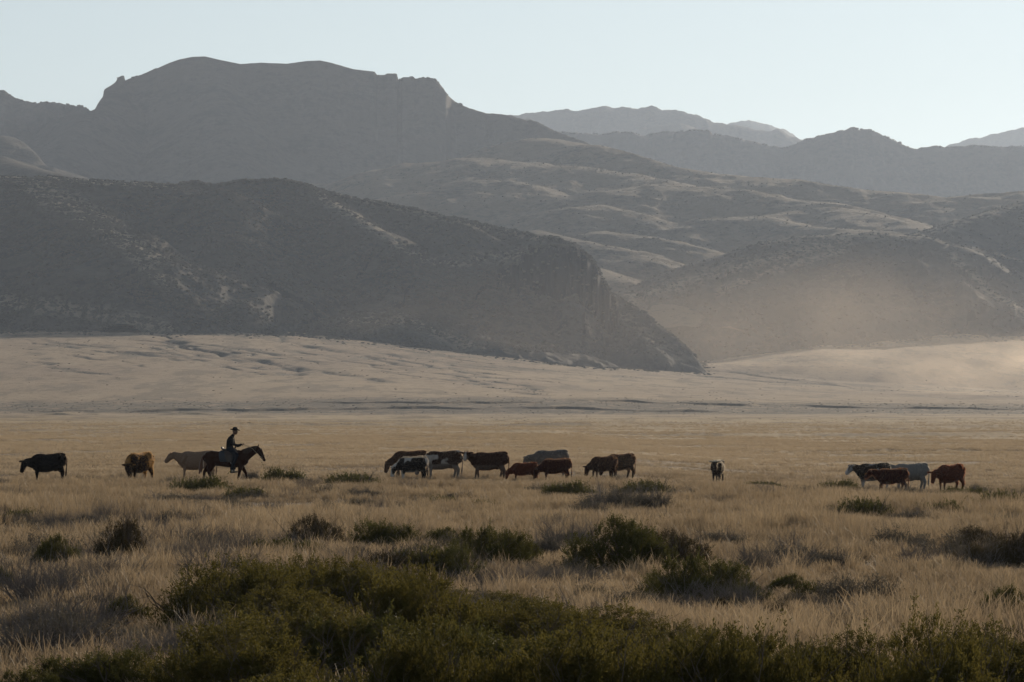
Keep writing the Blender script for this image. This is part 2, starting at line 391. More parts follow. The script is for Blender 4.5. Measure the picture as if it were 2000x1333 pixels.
RCAP = [(1100, 700), (1200, 578), (1230, 563), (1300, 533), (1370, 511), (1440, 490), (1500, 470), (1560, 461), (1640, 457), (1720, 454), (1780, 452), (1800, 450), (1850, 438), (1930, 414), (2000, 392), (2200, 350), (2600, 330)]
rightG = terrain('right_hill', RH, 2960, 3900, 4.0, M_NEAR, px0=1120, px1=2500, cstep=3.0, cap=RCAP, sunstreaked=RLIT, spur=(75, 210, 17), fine=(14, 1.3), floor=15, seed=11,
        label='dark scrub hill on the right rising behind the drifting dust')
MH = [
 ([(1060, 270, 4700), (1150, 284, 4620), (1230, 301, 4560), (1320, 328, 4500)], (.42, .5), 53),
 ([(1320, 328, 4500), (1400, 341, 4450), (1480, 348, 4420), (1560, 352, 4400), (1620, 363, 4380), (1700, 374, 4350), (1780, 379, 4300), (1850, 388, 4300), (1920, 380, 4300), (2000, 375, 4300), (2200, 360, 4300)], (.28, .5), 53),
 ([(780, 330, 4500), (860, 318, 4480), (940, 310, 4450), (1020, 318, 4400), (1100, 325, 4350), (1180, 338, 4300), (1260, 350, 4250)], .30, 38),
 ([(870, 372, 4150), (950, 352, 4180), (1010, 365, 4150), (1080, 380, 4100), (1140, 395, 4050)], .30, 32),
 ([(1200, 372, 4050), (1280, 360, 4100), (1360, 365, 4100), (1440, 372, 4080), (1500, 385, 4050), (1600, 395, 4000), (1680, 420, 3900)], .32, 29),
 ([(1120, 405, 3900), (1170, 400, 3920), (1210, 410, 3900), (1260, 428, 3850), (1310, 458, 3780)], .38, 20),
 ([(1310, 462, 3780), (1350, 440, 3820), (1400, 426, 3850), (1450, 424, 3860), (1500, 424, 3860), (1560, 440, 3800), (1640, 447, 3750), (1720, 452, 3650)], .36, 20),
 ([(1480, 424, 3900), (1560, 412, 3950), (1640, 414, 3950), (1700, 430, 3900), (1760, 440, 3850)], .34, 23),
 ([(1050, 450, 3600), (1130, 470, 3560), (1180, 480, 3540), (1240, 500, 3500), (1300, 530, 3450)], .34, 20),
 ([(1180, 452, 3650), (1260, 462, 3620), (1320, 478, 3600), (1380, 500, 3560)], .34, 20),
 ([(1140, 520, 3400), (1200, 540, 3350), (1250, 560, 3300), (1290, 590, 3240)], .34, 20),
]
MCAP = [(640, 360), (700, 340), (780, 300), (850, 258), (890, 236), (925, 230), (955, 226), (1000, 228), (1040, 239), (1080, 255), (1150, 279), (1230, 299), (1320, 327), (1400, 340), (1480, 347), (1560, 351), (1620, 362), (1700, 373), (1780, 378), (1850, 387), (1920, 379), (2000, 374), (2600, 355)]
LH = [
 ([(-400, 260, 4600), (-100, 262, 4560), (0, 266, 4540), (40, 285, 4510), (70, 305, 4490)], .42, 30),
 ([(-400, 300, 3900), (-50, 302, 3850), (0, 306, 3830), (30, 318, 3780), (80, 332, 3700), (160, 350, 3620)], .42, 12)]
terrain('left_hill', LH, 3500, 4800, 7.5, M_NEAR, px1=320, cstep=3.4, spur=(95, 150, 6), fine=(22, 1.6), floor=30, seed=27, wig=(110, 26),
        cap=[(-900, 245), (0, 256), (45, 278), (70, 300), (90, 325), (160, 345), (240, 380)], label='low hill with a sunlit crest at the left edge')
midG = terrain('rolling_hills', MH, 3150, 5500, 7.5, M_MID, px0=600, cap=MCAP, cstep=3.0, terr=3.0, spur=(95, 150, 7), fine=(22, 1.6), floor=30, seed=21, wig=(110, 26),
        label='rolling grass covered hills with sunlit crests behind the near hill')
MSKY = [(-900, 165, 5700), (-200, 170, 5700), (0, 178, 5700), (10, 178, 5700), (25, 190, 5700), (50, 198, 5690), (75, 203, 5680), (80, 200, 5680), (90, 199, 5670), (105, 202, 5670), (115, 201, 5660), (128, 205, 5660), (134, 204, 5650), (140, 208, 5640), (158, 207, 5600), (165, 211, 5560), (172, 213, 5500), (176, 218, 5350), (186, 214, 5330), (190, 205, 5325), (196, 196, 5322), (201, 190, 5320), (202, 178, 5318), (206, 174, 5316), (216, 168, 5314), (226, 160, 5312), (230, 152, 5311), (236, 149, 5310),
   (243, 147, 5310), (244, 158, 5310), (250, 155, 5310), (275, 147, 5310), (298, 137, 5310), (303, 134, 5310), (308, 134, 5310), (330, 124, 5310), (350, 117, 5310), (375, 112, 5310), (400, 111, 5310), (430, 118, 5310),
   (470, 126, 5310), (510, 123, 5310), (560, 125, 5310), (600, 120, 5310), (625, 119, 5310), (650, 124, 5310), (690, 136, 5310), (725, 140, 5310), (733, 141, 5310), (735, 147, 5310), (752, 147, 5310),
   (755, 144, 5310), (776, 145, 5310), (778, 157, 5310), (783, 158, 5310), (786, 151, 5310), (808, 151, 5310), (812, 155, 5310), (820, 152, 5310), (846, 153, 5308), (856, 160, 5305), (864, 170, 5300), (872, 182, 5290),
   (880, 192, 5310), (890, 200, 5310), (920, 213, 5290), (950, 222, 5280), (975, 223, 5270), (1000, 227, 5260), (1030, 236, 5250), (1034, 234, 5250), (1050, 238, 5240), (1080, 255, 5230), (1150, 280, 5200), (1230, 301, 5150), (1400, 380, 5100)]
ME = [
 ([(-200, 200, 5600), (-60, 260, 5200), (30, 330, 4900)], .6, 20),
 ([(240, 160, 5310), (150, 250, 5050), (90, 320, 4800)], .7, 15),
 ([(420, 128, 5310), (430, 230, 5080), (450, 330, 4900)], .7, 25),
 ]
terrain('mesa', ME, 4600, 6300, 7.0, M_MESA, px0=-400, px1=1150, cstep=2.6, spur=(60, 170, 7), fine=(16, 1.2), floor=40, seed=31, sky=MSKY, sslope=.66, terr=3.0,
        label='flat topped mesa with cliff edges looming over the hills')
DSKY = [(980, 232, 7000), (1040, 236, 7000), (1060, 243, 7000), (1080, 256, 7000), (1120, 260, 7000), (1180, 262, 7000), (1200, 258, 7000), (1240, 259, 7000), (1260, 266, 7000), (1290, 258, 7000), (1320, 258, 7000), (1340, 254, 7000), (1385, 255, 7000), (1392, 261, 7000),
   (1440, 270, 7000), (1500, 284, 7000), (1530, 289, 7000), (1565, 277, 7000), (1572, 272, 7000), (1590, 271, 7000), (1597, 266, 7000), (1630, 259, 7000), (1664, 249, 7000), (1680, 253, 7000), (1700, 254, 7000), (1730, 268, 7000),
   (1745, 272, 7000), (1765, 284, 7000), (1790, 291, 7000), (1820, 285, 7000), (1850, 288, 7000), (1900, 284, 7000), (1960, 288, 7000), (2040, 280, 7000), (2500, 260, 7000)]
terrain('dark_ridge', [], 6100, 7500, 12.0, M_FAR, px0=900, px1=2600, cstep=3.0, spur=(80, 220, 14), fine=(20, 6.0), crestn=.8, floor=60, seed=41, sky=DSKY, sslope=.62,
        label='dark serrated ridge below the right skyline')
FR = [
 ([(900, 240, 9600), (1000, 225, 9600), (1030, 221, 9600), (1105, 215, 9600), (1120, 217, 9600), (1165, 211, 9600), (1185, 207, 9600), (1200, 211, 9600), (1230, 209, 9600), (1245, 213, 9600), (1272, 208, 9600), (1290, 213, 9600), (1330, 218, 9600),
   (1365, 226, 9600), (1385, 236, 9600), (1410, 241, 9600), (1440, 244, 9600), (1475, 252, 9600), (1510, 258, 9600), (1518, 253, 9600), (1530, 262, 9600), (1550, 268, 9600), (1565, 277, 9600), (1620, 310, 9600)], (.6, .5), 5),
 ([(1200, 262, 9000), (1260, 250, 9000), (1310, 243, 9000), (1330, 242, 9000), (1350, 250, 9000), (1400, 270, 9000)], (.5, .5), 8)]
terrain('far_ridge', FR, 8500, 10200, 18, M_FAR, px0=850, px1=1750, cstep=3.0, spur=(120, 260, 20), fine=(26, 7), crestn=.8, floor=60, seed=51,
        label='pale hazy ridge far behind')
F2 = [([(1380, 245, 12500), (1420, 240, 12500), (1440, 236, 12500), (1462, 234, 12500), (1485, 238, 12500), (1505, 247, 12500), (1512, 258, 12500), (1560, 300, 12500)], (.5, .5), 6),
      ([(1800, 315, 11500), (1855, 286, 11500), (1870, 278, 11500), (1895, 269, 11500), (1930, 264, 11500), (1960, 257, 11500), (2000, 249, 11500), (2200, 235, 11500), (2600, 230, 11500)], (.5, .5), 6)]
terrain('farthest_ridge', F2, 10800, 13200, 30, M_FAR, px0=1300, px1=2700, cstep=4, spur=(140, 300, 20), fine=(30, 8), crestn=.8, floor=60, seed=61,
        label='faintest ridge at the edge of sight')

def unit(a): return a/np.maximum(np.linalg.norm(a, axis=-1, keepdims=True), 1e-9)
# ------------------------------------------------------------------ organic bodies: closed tubes joined by a voxel skin
def tube(bm, pts, rad, lat=(0, 1, 0), n=12):
    """closed tapered tube; rad entries are r or (lateral, in-plane)"""
    P = [Vector(p) for p in pts]; rings = []
    lat0 = Vector(lat)
    def ring(c, t, ra, rb):
        a = lat0 - t*lat0.dot(t)
        if a.length < 1e-3: a = Vector((1, 0, 0)) - t*t.x
        a.normalize(); b = t.cross(a)
        return [bm.verts.new(c + a*(ra*math.cos(2*math.pi*k/n)) + b*(rb*math.sin(2*math.pi*k/n))) for k in range(n)]
    m = len(P)
    for i in range(m):
        t = (P[min(i+1, m-1)] - P[max(i-1, 0)]).normalized()
        r = rad[i]; ra, rb = r if isinstance(r, tuple) else (r, r)
        if i == 0: rings.append(ring(P[0]-t*min(ra, rb)*.55, t, ra*.6, rb*.6))
        rings.append(ring(P[i], t, ra, rb))
        if i == m-1: rings.append(ring(P[i]+t*min(ra, rb)*.55, t, ra*.6, rb*.6))
    for A, B in zip(rings[:-1], rings[1:]):
        for k in range(n): bm.faces.new((A[k], A[(k+1) % n], B[(k+1) % n], B[k]))
    bm.faces.new(rings[0][::-1]); bm.faces.new(rings[-1])
def skin(name, bm, voxel=.022, it=5, fac=.5):
    bmesh.ops.recalc_face_normals(bm, faces=bm.faces[:])
    me = bpy.data.meshes.new(name); bm.to_mesh(me); bm.free()
    o = bpy.data.objects.new(name, me); C.objects.link(o)
    r = o.modifiers.new('r', 'REMESH'); r.mode = 'VOXEL'; r.voxel_size = voxel; r.use_smooth_shade = True
    s = o.modifiers.new('s', 'SMOOTH'); s.factor = fac; s.iterations = it
    dg = bpy.context.evaluated_depsgraph_get()
    out = bpy.data.meshes.new_from_object(o.evaluated_get(dg)); out.name = name
    C.objects.unlink(o); bpy.data.objects.remove(o); bpy.data.meshes.remove(me)
    out.materials.clear()
    out.polygons.foreach_set('use_smooth', np.ones(len(out.polygons), bool))
    return out
def co_np(me):
    a = np.empty(len(me.vertices)*3, np.float32); me.vertices.foreach_get('co', a); return a.reshape(-1, 3)
def add_attr(me, name, val):
    a = me.attributes.new(name, 'FLOAT', 'POINT'); a.data.foreach_set('value', np.ascontiguousarray(val, np.float32))

def coat(name, base, second=None, thr=(.5, .56), face=None, belly=None, legs=None, sc=1.6, seed=0, rim=.35, top=None):
    t = NT(name); oc = t.coord('Object')
    n = t.noise(t.mapping(oc, (1, 1, 1), (seed*3.1, seed*1.7, seed)), sc, 1.5, .4)
    f = t.noise(oc, 40, 3)
    c = t.mix(f, tuple(x*.75 for x in base), tuple(min(1, x*1.25) for x in base))
    if second: c = t.mix(t.ramp(n, *thr), c, second)
    if belly: c = t.mix(t.ramp(t.math('ADD', t.attr('low'), t.math('MULTIPLY', n, .8)), .85, 1.2), c, belly)
    if legs: c = t.mix(t.attr('leg'), c, legs)
    if top: c = t.mix(t.ramp(t.attr('top'), .4, .7), c, top)  # pale topline painted as a backlit rim; piebald's is its own white
    if face: c = t.mix(t.ramp(t.attr('face'), .35, .6), c, face)
    rim = min(1.0, rim*1.25); rimc = tuple(min(1, x*.6+.4) for x in (second or base))
    return t.done(t.bsdf(c, .8, .04, bump=f, bd=.01, bs=.4, Sheen_Weight=rim, Sheen_Roughness=.28, Sheen_Tint=(*rimc, 1)))

HEADS = {  # poll, muzzle, both in the animal's own frame (facing +X)
 'graze': ((1.02, 0, .74), (1.14, 0, .30)), 'low': ((1.08, .03, .94), (1.26, .08, .52)), 'mid': ((1.06, 0, 1.16), (1.36, .0, .84)),
 'camera': ((1.02, .16, 1.22), (1.10, .50, .98)), 'front': ((1.08, 0, 1.20), (1.36, .10, .88)), 'grazecam': ((1.02, .14, .80), (1.1, .34, .36))}
HAIRC = {}
def coat_hair(me, ct, parent, seed, n=3600):
    """short hair standing off the hide, one small blade each"""
    rs = np.random.RandomState(seed); v = co_np(me); nv = np.empty(len(v)*3, np.float32); me.vertices.foreach_get('normal', nv); nv = nv.reshape(-1, 3)
    i = rs.randint(0, len(v), n); i = i[v[i, 2] > .35]; p = v[i]; k = nv[i]
    d = unit(k*.8+np.array([-.45, 0, -.35])+rs.normal(size=p.shape)*.25); s_ = unit(np.cross(d, rs.normal(size=d.shape)))
    L = rs.uniform(.025, .06, (len(p), 1)); w = .0045
    V = np.stack([p-s_*w, p+s_*w, p+d*L+s_*w*.3, p+d*L-s_*w*.3], 1).reshape(-1, 3)
    if ct not in HAIRC:
        b = {'piebald': (.40, .33, .26), 'brownwhite': (.38, .30, .23), 'whiteface': (.26, .16, .10), 'cream': (.34, .25, .17), 'bluegrey': (.26, .24, .22), 'greywhite': (.36, .33, .29), 'hereford': (.32, .29, .25),
             'litback': (.42, .35, .26), 'sunback': (.42, .24, .07), 'redrim': (.36, .17, .08), 'red': (.34, .13, .06), 'black': (.09, .06, .04)}.get(ct, (.24, .13, .07))
        t = NT('hair_'+ct); tr = t.n('ShaderNodeBsdfTranslucent'); t.set(tr.inputs[0], b); t.done(tr.outputs[0]); HAIRC[ct] = t.m
    link('hair', mesh_np('hair', V, np.arange(len(V)).reshape(-1, 4), HAIRC[ct], False), None, parent)
def cow_mesh(head='mid', legs=(0, 0, 0, 0), tail=0.0, belly=1.0, neck=1.0):
    bm = bmesh.new()
    st = [(-.82, 1.08, .19, .13), (-.74, 1.04, .27, .21), (-.55, 1.00, .32, .27), (-.28, .93, .37*belly, .33), (.02, .88, .40*belly, .35), (.30, .88, .40, .31), (.50, .90, .39, .26), (.66, .90, .32, .20), (.76, .88, .20, .13)]
    tube(bm, [(x, 0, z) for x, z, h, w in st], [(w, h) for x, z, h, w in st], n=20)
    tube(bm, [(-.82, 0, 1.25), (-.72, 0, 1.28), (-.50, 0, 1.27), (-.25, 0, 1.22), (.1, 0, 1.20), (.34, 0, 1.23), (.50, 0, 1.22), (.64, 0, 1.12)], [.055, .07, .08, .09, .09, .09, .085, .09])   # spine
    for s in (-1, 1): tube(bm, [(-.50, s*.10, 1.28), (-.48, s*.23, 1.22), (-.44, s*.24, 1.10)], [.07, .06, .07]); tube(bm, [(-.80, s*.10, 1.16), (-.76, s*.14, 1.05)], [.06, .07]); tube(bm, [(.44, s*.20, 1.12), (.58, s*.21, .84)], [.09, .10])                    # hip bones
    p, m = HEADS[head]; p = Vector(p); m = Vector(m); dr = (m-p).normalized(); side = Vector((0, 1, 0))
    side = dr.cross(Vector((0, 0, 1))).normalized() if abs(dr.z) < .97 else side
    n0, n1 = Vector((.50, 0, .99)), Vector((.76, p.y*.3, (.96+p.z)/2-.03))
    tube(bm, [n0, n1, p-dr*.02], [(.18, .30*neck), (.13, .22*neck), (.10, .14*neck)], n=16)
    tube(bm, [(.60, 0, .82), n1-Vector((0, 0, .18)), p-Vector((.06, 0, .12))], [.10, .07, .05])            # dewlap
    L = (m-p).length
    tube(bm, [p-dr*.03, p+dr*.12, p+dr*L*.6, m-dr*.06, m], [(.105, .125), (.13, .15), (.095, .12), (.085, .105), (.082, .09)], lat=side, n=14)
    up = side.cross(dr)
    if up.z < 0: up = -up
    for s in (-1, 1):
        e0 = p + side*s*.09 - dr*.0 + up*.03
        tube(bm, [e0, e0+side*s*.10+up*.05, e0+side*s*.24+up*.06], [(.032, .04), (.05, .06), (.024, .024)], lat=dr, n=8)
        tube(bm, [p+side*s*.05+up*.07, p+side*s*.08+up*.14-dr*.03], [.03, .024], n=6)
    for (hx, y, sw, k) in ((.50, .15, legs[0], 0), (.50, -.15, legs[1], 0)):
        tube(bm, [(hx+.03, y*.9, .95), (hx-.02, y, .70), (hx+.02+sw*.45, y, .42), (hx+.02+sw*.85, y, .14), (hx+.05+sw, y, .03)], [(.10, .17), (.075, .10), (.05, .055), (.036, .042), (.052, .06)], n=10)
    for (hx, y, sw, k) in ((-.58, .16, legs[2], 1), (-.58, -.16, legs[3], 1)):
        tube(bm, [(hx, y*.9, 1.0), (hx+.08, y, .74), (hx-.10+sw*.5, y, .46), (hx-.04+sw*.85, y, .14), (hx+.0+sw, y, .03)], [(.13, .26), (.10, .175), (.055, .08), (.04, .045), (.052, .06)], n=10)
    tube(bm, [(-.82, 0, 1.20), (-.90, tail*.3, 1.05), (-.90, tail*.7, .72), (-.87, tail, .42), (-.86, tail*1.1, .28)], [.035, .026, .024, .042, .02], n=8)
    tube(bm, [(-.42, 0, .64), (-.34, 0, .60)], [.11, .09])
    me = skin('cow', bm, .022, 3)
    v = co_np(me)
    pv = np.array(p); dv = np.array(dr); t_ = np.clip((v-pv)@dv, 0, L); q = np.linalg.norm(v-pv-t_[:, None]*dv, axis=1)
    add_attr(me, 'face', np.clip(1.4-q/.16, 0, 1)*(((v-pv)@dv) > -.02)*np.clip(1.15-np.abs((v-pv)@np.array(side))/.13, 0, 1))
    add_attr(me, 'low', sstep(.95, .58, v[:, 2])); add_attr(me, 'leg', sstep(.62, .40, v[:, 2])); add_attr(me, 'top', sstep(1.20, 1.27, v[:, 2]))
    return me

BLACK = (.012, .009, .008); DARKB = (.030, .012, .007); REDB = (.070, .020, .009); WHITE = (.40, .38, .36); CREAM = (.19, .13, .092); GREY = (.22, .22, .23)
COATS = {
 'black': coat('coat_black', (.008, .006, .005)),
 'blackbrown': coat('coat_black_brown', (.018, .009, .006), rim=.6),
 'sunback': coat('coat_dark_sunlit_rump', (.022, .012, .009), (.24, .12, .035), (.50, .58), rim=1.0, seed=4, top=(.20, .10, .03)),  # gold of the sun on rump and back is painted into this coat
 'cream': coat('coat_cream', CREAM, (.18, .13, .10), (.45, .6), rim=.5),
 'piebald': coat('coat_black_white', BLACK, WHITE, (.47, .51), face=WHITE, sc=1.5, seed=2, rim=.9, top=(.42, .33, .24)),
 'brownwhite': coat('coat_brown_white_belly', (.028, .012, .007), (.32, .30, .28), (.50, .54), belly=(.15, .135, .125), sc=1.7, seed=5, rim=.7),
 'whiteface': coat('coat_brown_white_face', (.034, .014, .009), (.16, .14, .125), (.63, .68), face=(.36, .32, .30), belly=(.10, .075, .062), legs=(.07, .045, .036), rim=.6),
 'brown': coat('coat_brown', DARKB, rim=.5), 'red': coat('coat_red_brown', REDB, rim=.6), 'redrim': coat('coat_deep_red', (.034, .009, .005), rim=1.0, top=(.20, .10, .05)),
 'bluegrey': coat('coat_blue_roan', (.062, .062, .068), (.11, .108, .112), (.5, .6), rim=.6),
 'greywhite': coat('coat_grey_white', (.15, .15, .15), (.22, .21, .205), (.5, .62), rim=.6),
 'hereford': coat('coat_black_white_face', BLACK, (.20, .21, .23), (.58, .62), face=(.40, .39, .39), legs=(.30, .28, .26), sc=2.1, seed=7, rim=.8),
 'litback': coat('coat_dark_pale_back', (.028, .018, .014), None, rim=.8, top=(.55, .48, .38)),
}
CATTLE = [  # px of the body centre, distance, scale, heading deg, head, legs, tail, coat, label
 (93, 160, .93, 207, 'low', (.05, -.10, .0, -.14), 0, 'black', 'solid black cow grazing alone at the far left of the herd'),
 (272, 160, 1.02, 240, 'grazecam', (.02, -.05, 0, .08), .05, 'sunback', 'dark cow with golden lit rump grazing towards the viewer, second from the left'),
 (384, 166, .98, 180, 'mid', (0, .06, 0, -.1), 0, 'cream', 'cream coloured cow standing behind the horse with its head to the left'),
 (799, 167, .90, 190, 'graze', (0, .05, 0, 0), 0, 'brown', 'dark brown cow grazing behind the black and white cow, only head and back showing'),
 (805, 160, .80, 205, 'graze', (.05, -.05, 0, -.05), .04, 'piebald', 'black and white patched cow grazing at the left end of the middle group'),
 (864, 163, .96, 186, 'graze', (0, 0, -.04, .12), -.05, 'brownwhite', 'brown cow with pale belly and long pale tail, left of the white faced brown cow'),
 (955, 161, .93, 182, 'camera', (.12, -.06, -.02, .14), 0, 'whiteface', 'brown cow with a white face turned to look at the viewer'),
 (1023, 158, .64, 182, 'graze', (0, 0, 0, 0), .03, 'red', 'small reddish brown calf grazing low in the grass in front of the blue grey cow'),
 (1074, 168, .92, 183, 'low', (0, 0, 0, 0), 0, 'bluegrey', 'blue grey cow with lowered head standing behind two calves'),
 (1085, 158, .76, 192, 'graze', (.04, -.04, 0, .06), .05, 'redrim', 'dark red young cow with a sunlit back in front of the blue grey cow'),
 (1178, 161, .78, 214, 'graze', (0, .04, 0, 0), 0, 'brown', 'dark brown cow grazing head down just left of a taller brown cow'),
 (1211, 163, .86, 212, 'graze', (.05, -.05, -.02, .1), 0, 'blackbrown', 'tall dark brown cow with its rump to the right, right of the grazing brown cow'),
 (1402, 162, .80, 258, 'front', (.0, .04, 0, 0), 0, 'litback', 'dark cow with a pale lit back walking alone straight towards the viewer'),
 (1705, 165, .92, 200, 'mid', (.06, -.08, 0, .1), 0, 'hereford', 'black cow with a white face at the left of the right hand group'),
 (1741, 160, .80, 184, 'mid', (.20, -.06, -.10, .10), .03, 'redrim', 'dark red brown calf walking in front of the grey white cow'),
 (1777, 166, .93, 183, 'mid', (.0, 0, -.02, .12), 0, 'greywhite', 'grey white cow standing behind the dark red calf'),
 (1856, 160, .92, 221, 'low', (.06, -.06, 0, .08), .04, 'red', 'reddish brown cow standing alone at the far right with its head lowered')]
for cx, d, sc, hd, head, legs, tail, ct, lab in CATTLE:
    me = cow_mesh(head, legs, tail); x = (cx-1000)/F*d
    o = link('cow', me, COATS[ct]); o.location = (x, d, gz(x, d)-.01); o.rotation_euler = (0, 0, R(hd)); o.scale = (sc, sc, sc)
    coat_hair(me, ct, o, int(cx))
    tag(o, lab, 'cow', 'cattle grazing across the plain')

# ------------------------------------------------------------------ horse with tack
M_HORSE = coat('coat_dark_bay', (.030, .010, .005), legs=(.018, .010, .008), rim=.5)
M_MANE = plain_mat('mane_hair', (.035, .018, .010), .6, .3, .3, 20)
M_TAIL = plain_mat('tail_hair', (.09, .035, .015), .6, .3, .3, 20, Sheen_Weight=.6)
M_LEATHER = plain_mat('saddle_leather', (.035, .022, .016), .5, .4)
M_BLANKET = plain_mat('blanket_wool', (.045, .050, .060), .9, .1)
M_ROPE = plain_mat('rein_rope', (.30, .25, .18), .8, .1)
M_STEEL = plain_mat('stirrup_steel', (.25, .25, .25), .4, .5)
HD = 156.0; HX = (446-1000)/F*HD; HZG = gz(HX, HD)-.02
def horse():
    bm = bmesh.new()
    st = [(-.98, 1.08, .13, .10), (-.90, 1.08, .24, .19), (-.68, 1.08, .31, .26), (-.35, 1.05, .30, .27), (0, 1.02, .32, .28), (.3, 1.03, .34, .27), (.55, 1.06, .34, .23), (.74, 1.04, .24, .16)]
    tube(bm, [(x, 0, z) for x, z, h, w in st], [(w, h) for x, z, h, w in st], n=20)
    tube(bm, [(.15, 0, 1.28), (.42, 0, 1.33), (.6, 0, 1.27)], [.07, .09, .09])      # withers
    tube(bm, [(.55, 0, 1.10), (.82, 0, 1.26), (1.05, 0, 1.38), (1.22, 0, 1.44)], [(.16, .29), (.12, .21), (.09, .155), (.075, .12)], n=16)
    tube(bm, [(1.20, 0, 1.46), (1.28, 0, 1.36), (1.36, 0, 1.20), (1.45, 0, 1.03), (1.48, 0, .98)], [(.075, .09), (.085, .125), (.07, .095), (.055, .065), (.055, .06)], n=14)
    for s in (-1, 1): tube(bm, [(1.20, s*.05, 1.50), (1.22, s*.065, 1.58), (1.235, s*.06, 1.66)], [(.03, .03), (.032, .028), (.012, .012)], n=8)
    #      front legs: shoulder, elbow, knee, fetlock, hoof
    for y, kx, kz, fx, fz, hx, hz in ((.15, .70, .46, .76, .18, .80, .05), (-.15, .46, .46, .40, .16, .38, .04)):
        tube(bm, [(.56, y*.9, 1.0), (.52, y, .76), (kx, y, kz), (fx, y, fz), (hx, y, hz)], [(.11, .20), (.075, .11), (.05, .058), (.035, .042), (.055, .065)], n=10)
    for y, kx, kz, fx, fz, hx, hz in ((.16, -1.00, .52, -1.04, .22, -1.00, .07), (-.16, -.78, .50, -.66, .16, -.62, .04)):
        tube(bm, [(-.72, y*.9, 1.08), (-.66 if y < 0 else -.74, y, .78), (kx, y, kz), (fx, y, fz), (hx, y, hz)], [(.14, .26), (.10, .17), (.055, .075), (.038, .045), (.055, .065)], n=10)
    me = skin('horse', bm, .022, 5); v = co_np(me)
    add_attr(me, 'face', v[:, 0]*0); add_attr(me, 'low', sstep(.95, .6, v[:, 2])); add_attr(me, 'leg', sstep(.5, .3, v[:, 2])); add_attr(me, 'top', v[:, 0]*0)
    root = link('horse', me, M_HORSE); root.location = (HX, HD, HZG); root.rotation_euler = (0, 0, R(-3))
    tag(root, 'dark bay horse walking to the right carrying a rider in a wide brimmed hat', 'horse')
    bm = bmesh.new()
    tube(bm, [(-.98, 0, 1.22), (-1.06, 0, 1.08), (-1.10, 0, .85), (-1.14, .02, .62), (-1.20, .03, .42)], [.05, .06, .08, .075, .025], n=10)
    tube(bm, [(-1.08, 0, .95), (-1.06, -.04, .72), (-1.10, -.05, .5)], [.05, .06, .02], n=8)
    link('tail', skin('tail', bm, .02, 3), M_TAIL, root)
    bm = bmesh.new()
    tube(bm, [(.55, 0, 1.38), (.82, -.02, 1.46), (1.05, -.02, 1.53), (1.18, 0, 1.555)], [(.03, .05), (.035, .06), (.035, .05), (.03, .03)], n=8)
    for q in range(7):
        x = .62+q*.085; z = 1.38+q*.028
        tube(bm, [(x, -.04, z), (x-.01, -.12, z-.10), (x-.02, -.13, z-.20)], [.035, .03, .012], n=6)
    tube(bm, [(1.20, 0, 1.55), (1.30, 0, 1.47), (1.34, 0, 1.38)], [.03, .03, .012], n=6)
    link('mane', skin('mane', bm, .018, 2), M_MANE, root)
    bm = bmesh.new()
    tube(bm, [(-.30, 0, 1.10), (.0, 0, 1.09), (.28, 0, 1.10)], [(.305, .30), (.315, .31), (.30, .31)], n=22)
    link('saddle_blanket', skin('saddle_blanket', bm, .022, 3), M_BLANKET, root)
    bm = bmesh.new()
    tube(bm, [(-.20, 0, 1.42), (.0, 0, 1.38), (.22, 0, 1.42)], [(.17, .06), (.14, .055), (.13, .07)], n=12)
    tube(bm, [(-.24, -.12, 1.46), (-.26, 0, 1.50), (-.24, .12, 1.46)], [.035, .05, .035], lat=(1, 0, 0))
    tube(bm, [(.24, 0, 1.42), (.29, 0, 1.52)], [.04, .03]); tube(bm, [(.28, 0, 1.53), (.31, 0, 1.54)], [.045, .04])
    for s in (-1, 1):
        tube(bm, [(.0, s*.20, 1.36), (.05, s*.31, 1.18), (.10, s*.34, .92)], [(.16, .03), (.17, .025), (.12, .02)], lat=(1, 0, 0))
    link('saddle', skin('saddle', bm, .018, 3), M_LEATHER, root)
    for s in (-1, 1):
        bm = bmesh.new(); c = Vector((.20, s*.36, .58))
        ring = [c+Vector((.0, .06*math.cos(a), .09*math.sin(a))) for a in np.linspace(0, 2*math.pi, 13)]
        tube(bm, ring, [.013]*13, n=6); tube(bm, [(.14, s*.35, .92), c+Vector((0, 0, .09))], [.016, .014], n=6)
        bmm = bpy.data.meshes.new('stirrup'); bm.to_mesh(bmm); bm.free(); link('stirrup', bmm, M_STEEL, root)
    bm = bmesh.new()
    for zz, xx, rr in ((1.40, 1.255, .118), (1.15, 1.385, .092)):
        dr = Vector((.5, 0, -.85)).normalized(); a = Vector((0, 1, 0)); b = dr.cross(a)
        pts = [Vector((xx, 0, zz))+a*(rr*.85*math.cos(t_))+b*(rr*1.12*math.sin(t_)) for t_ in np.linspace(0, 2*math.pi, 15)]
        tube(bm, pts, [.012]*15, n=6)
    for s in (-1, 1): tube(bm, [(1.22, s*.09, 1.44), (1.33, s*.09, 1.28), (1.42, s*.07, 1.08)], [.011]*3, n=6)
    bmm = bpy.data.meshes.new('bridle'); bm.to_mesh(bmm); bm.free(); br = link('bridle', bmm, M_LEATHER, root)
    bm = bmesh.new()
    for s in (-1, 1):
        P = [Vector((1.43, s*.08, 1.06)), Vector((1.25, s*.14, 1.20)), Vector((1.0, s*.13, 1.47)), Vector((.80, s*.09, 1.56)), Vector((.60, -.10, 1.64))]
        tube(bm, P, [.009]*5, n=6)
    tube(bm, [(1.43, -.06, 1.05), (1.36, -.02, .95), (1.22, .0, .98), (1.08, -.02, 1.12)], [.008]*4, n=6)
    bmm = bpy.data.meshes.new('rein'); bm.to_mesh(bmm); bm.free(); link('rein', bmm, M_ROPE, br)
horse()

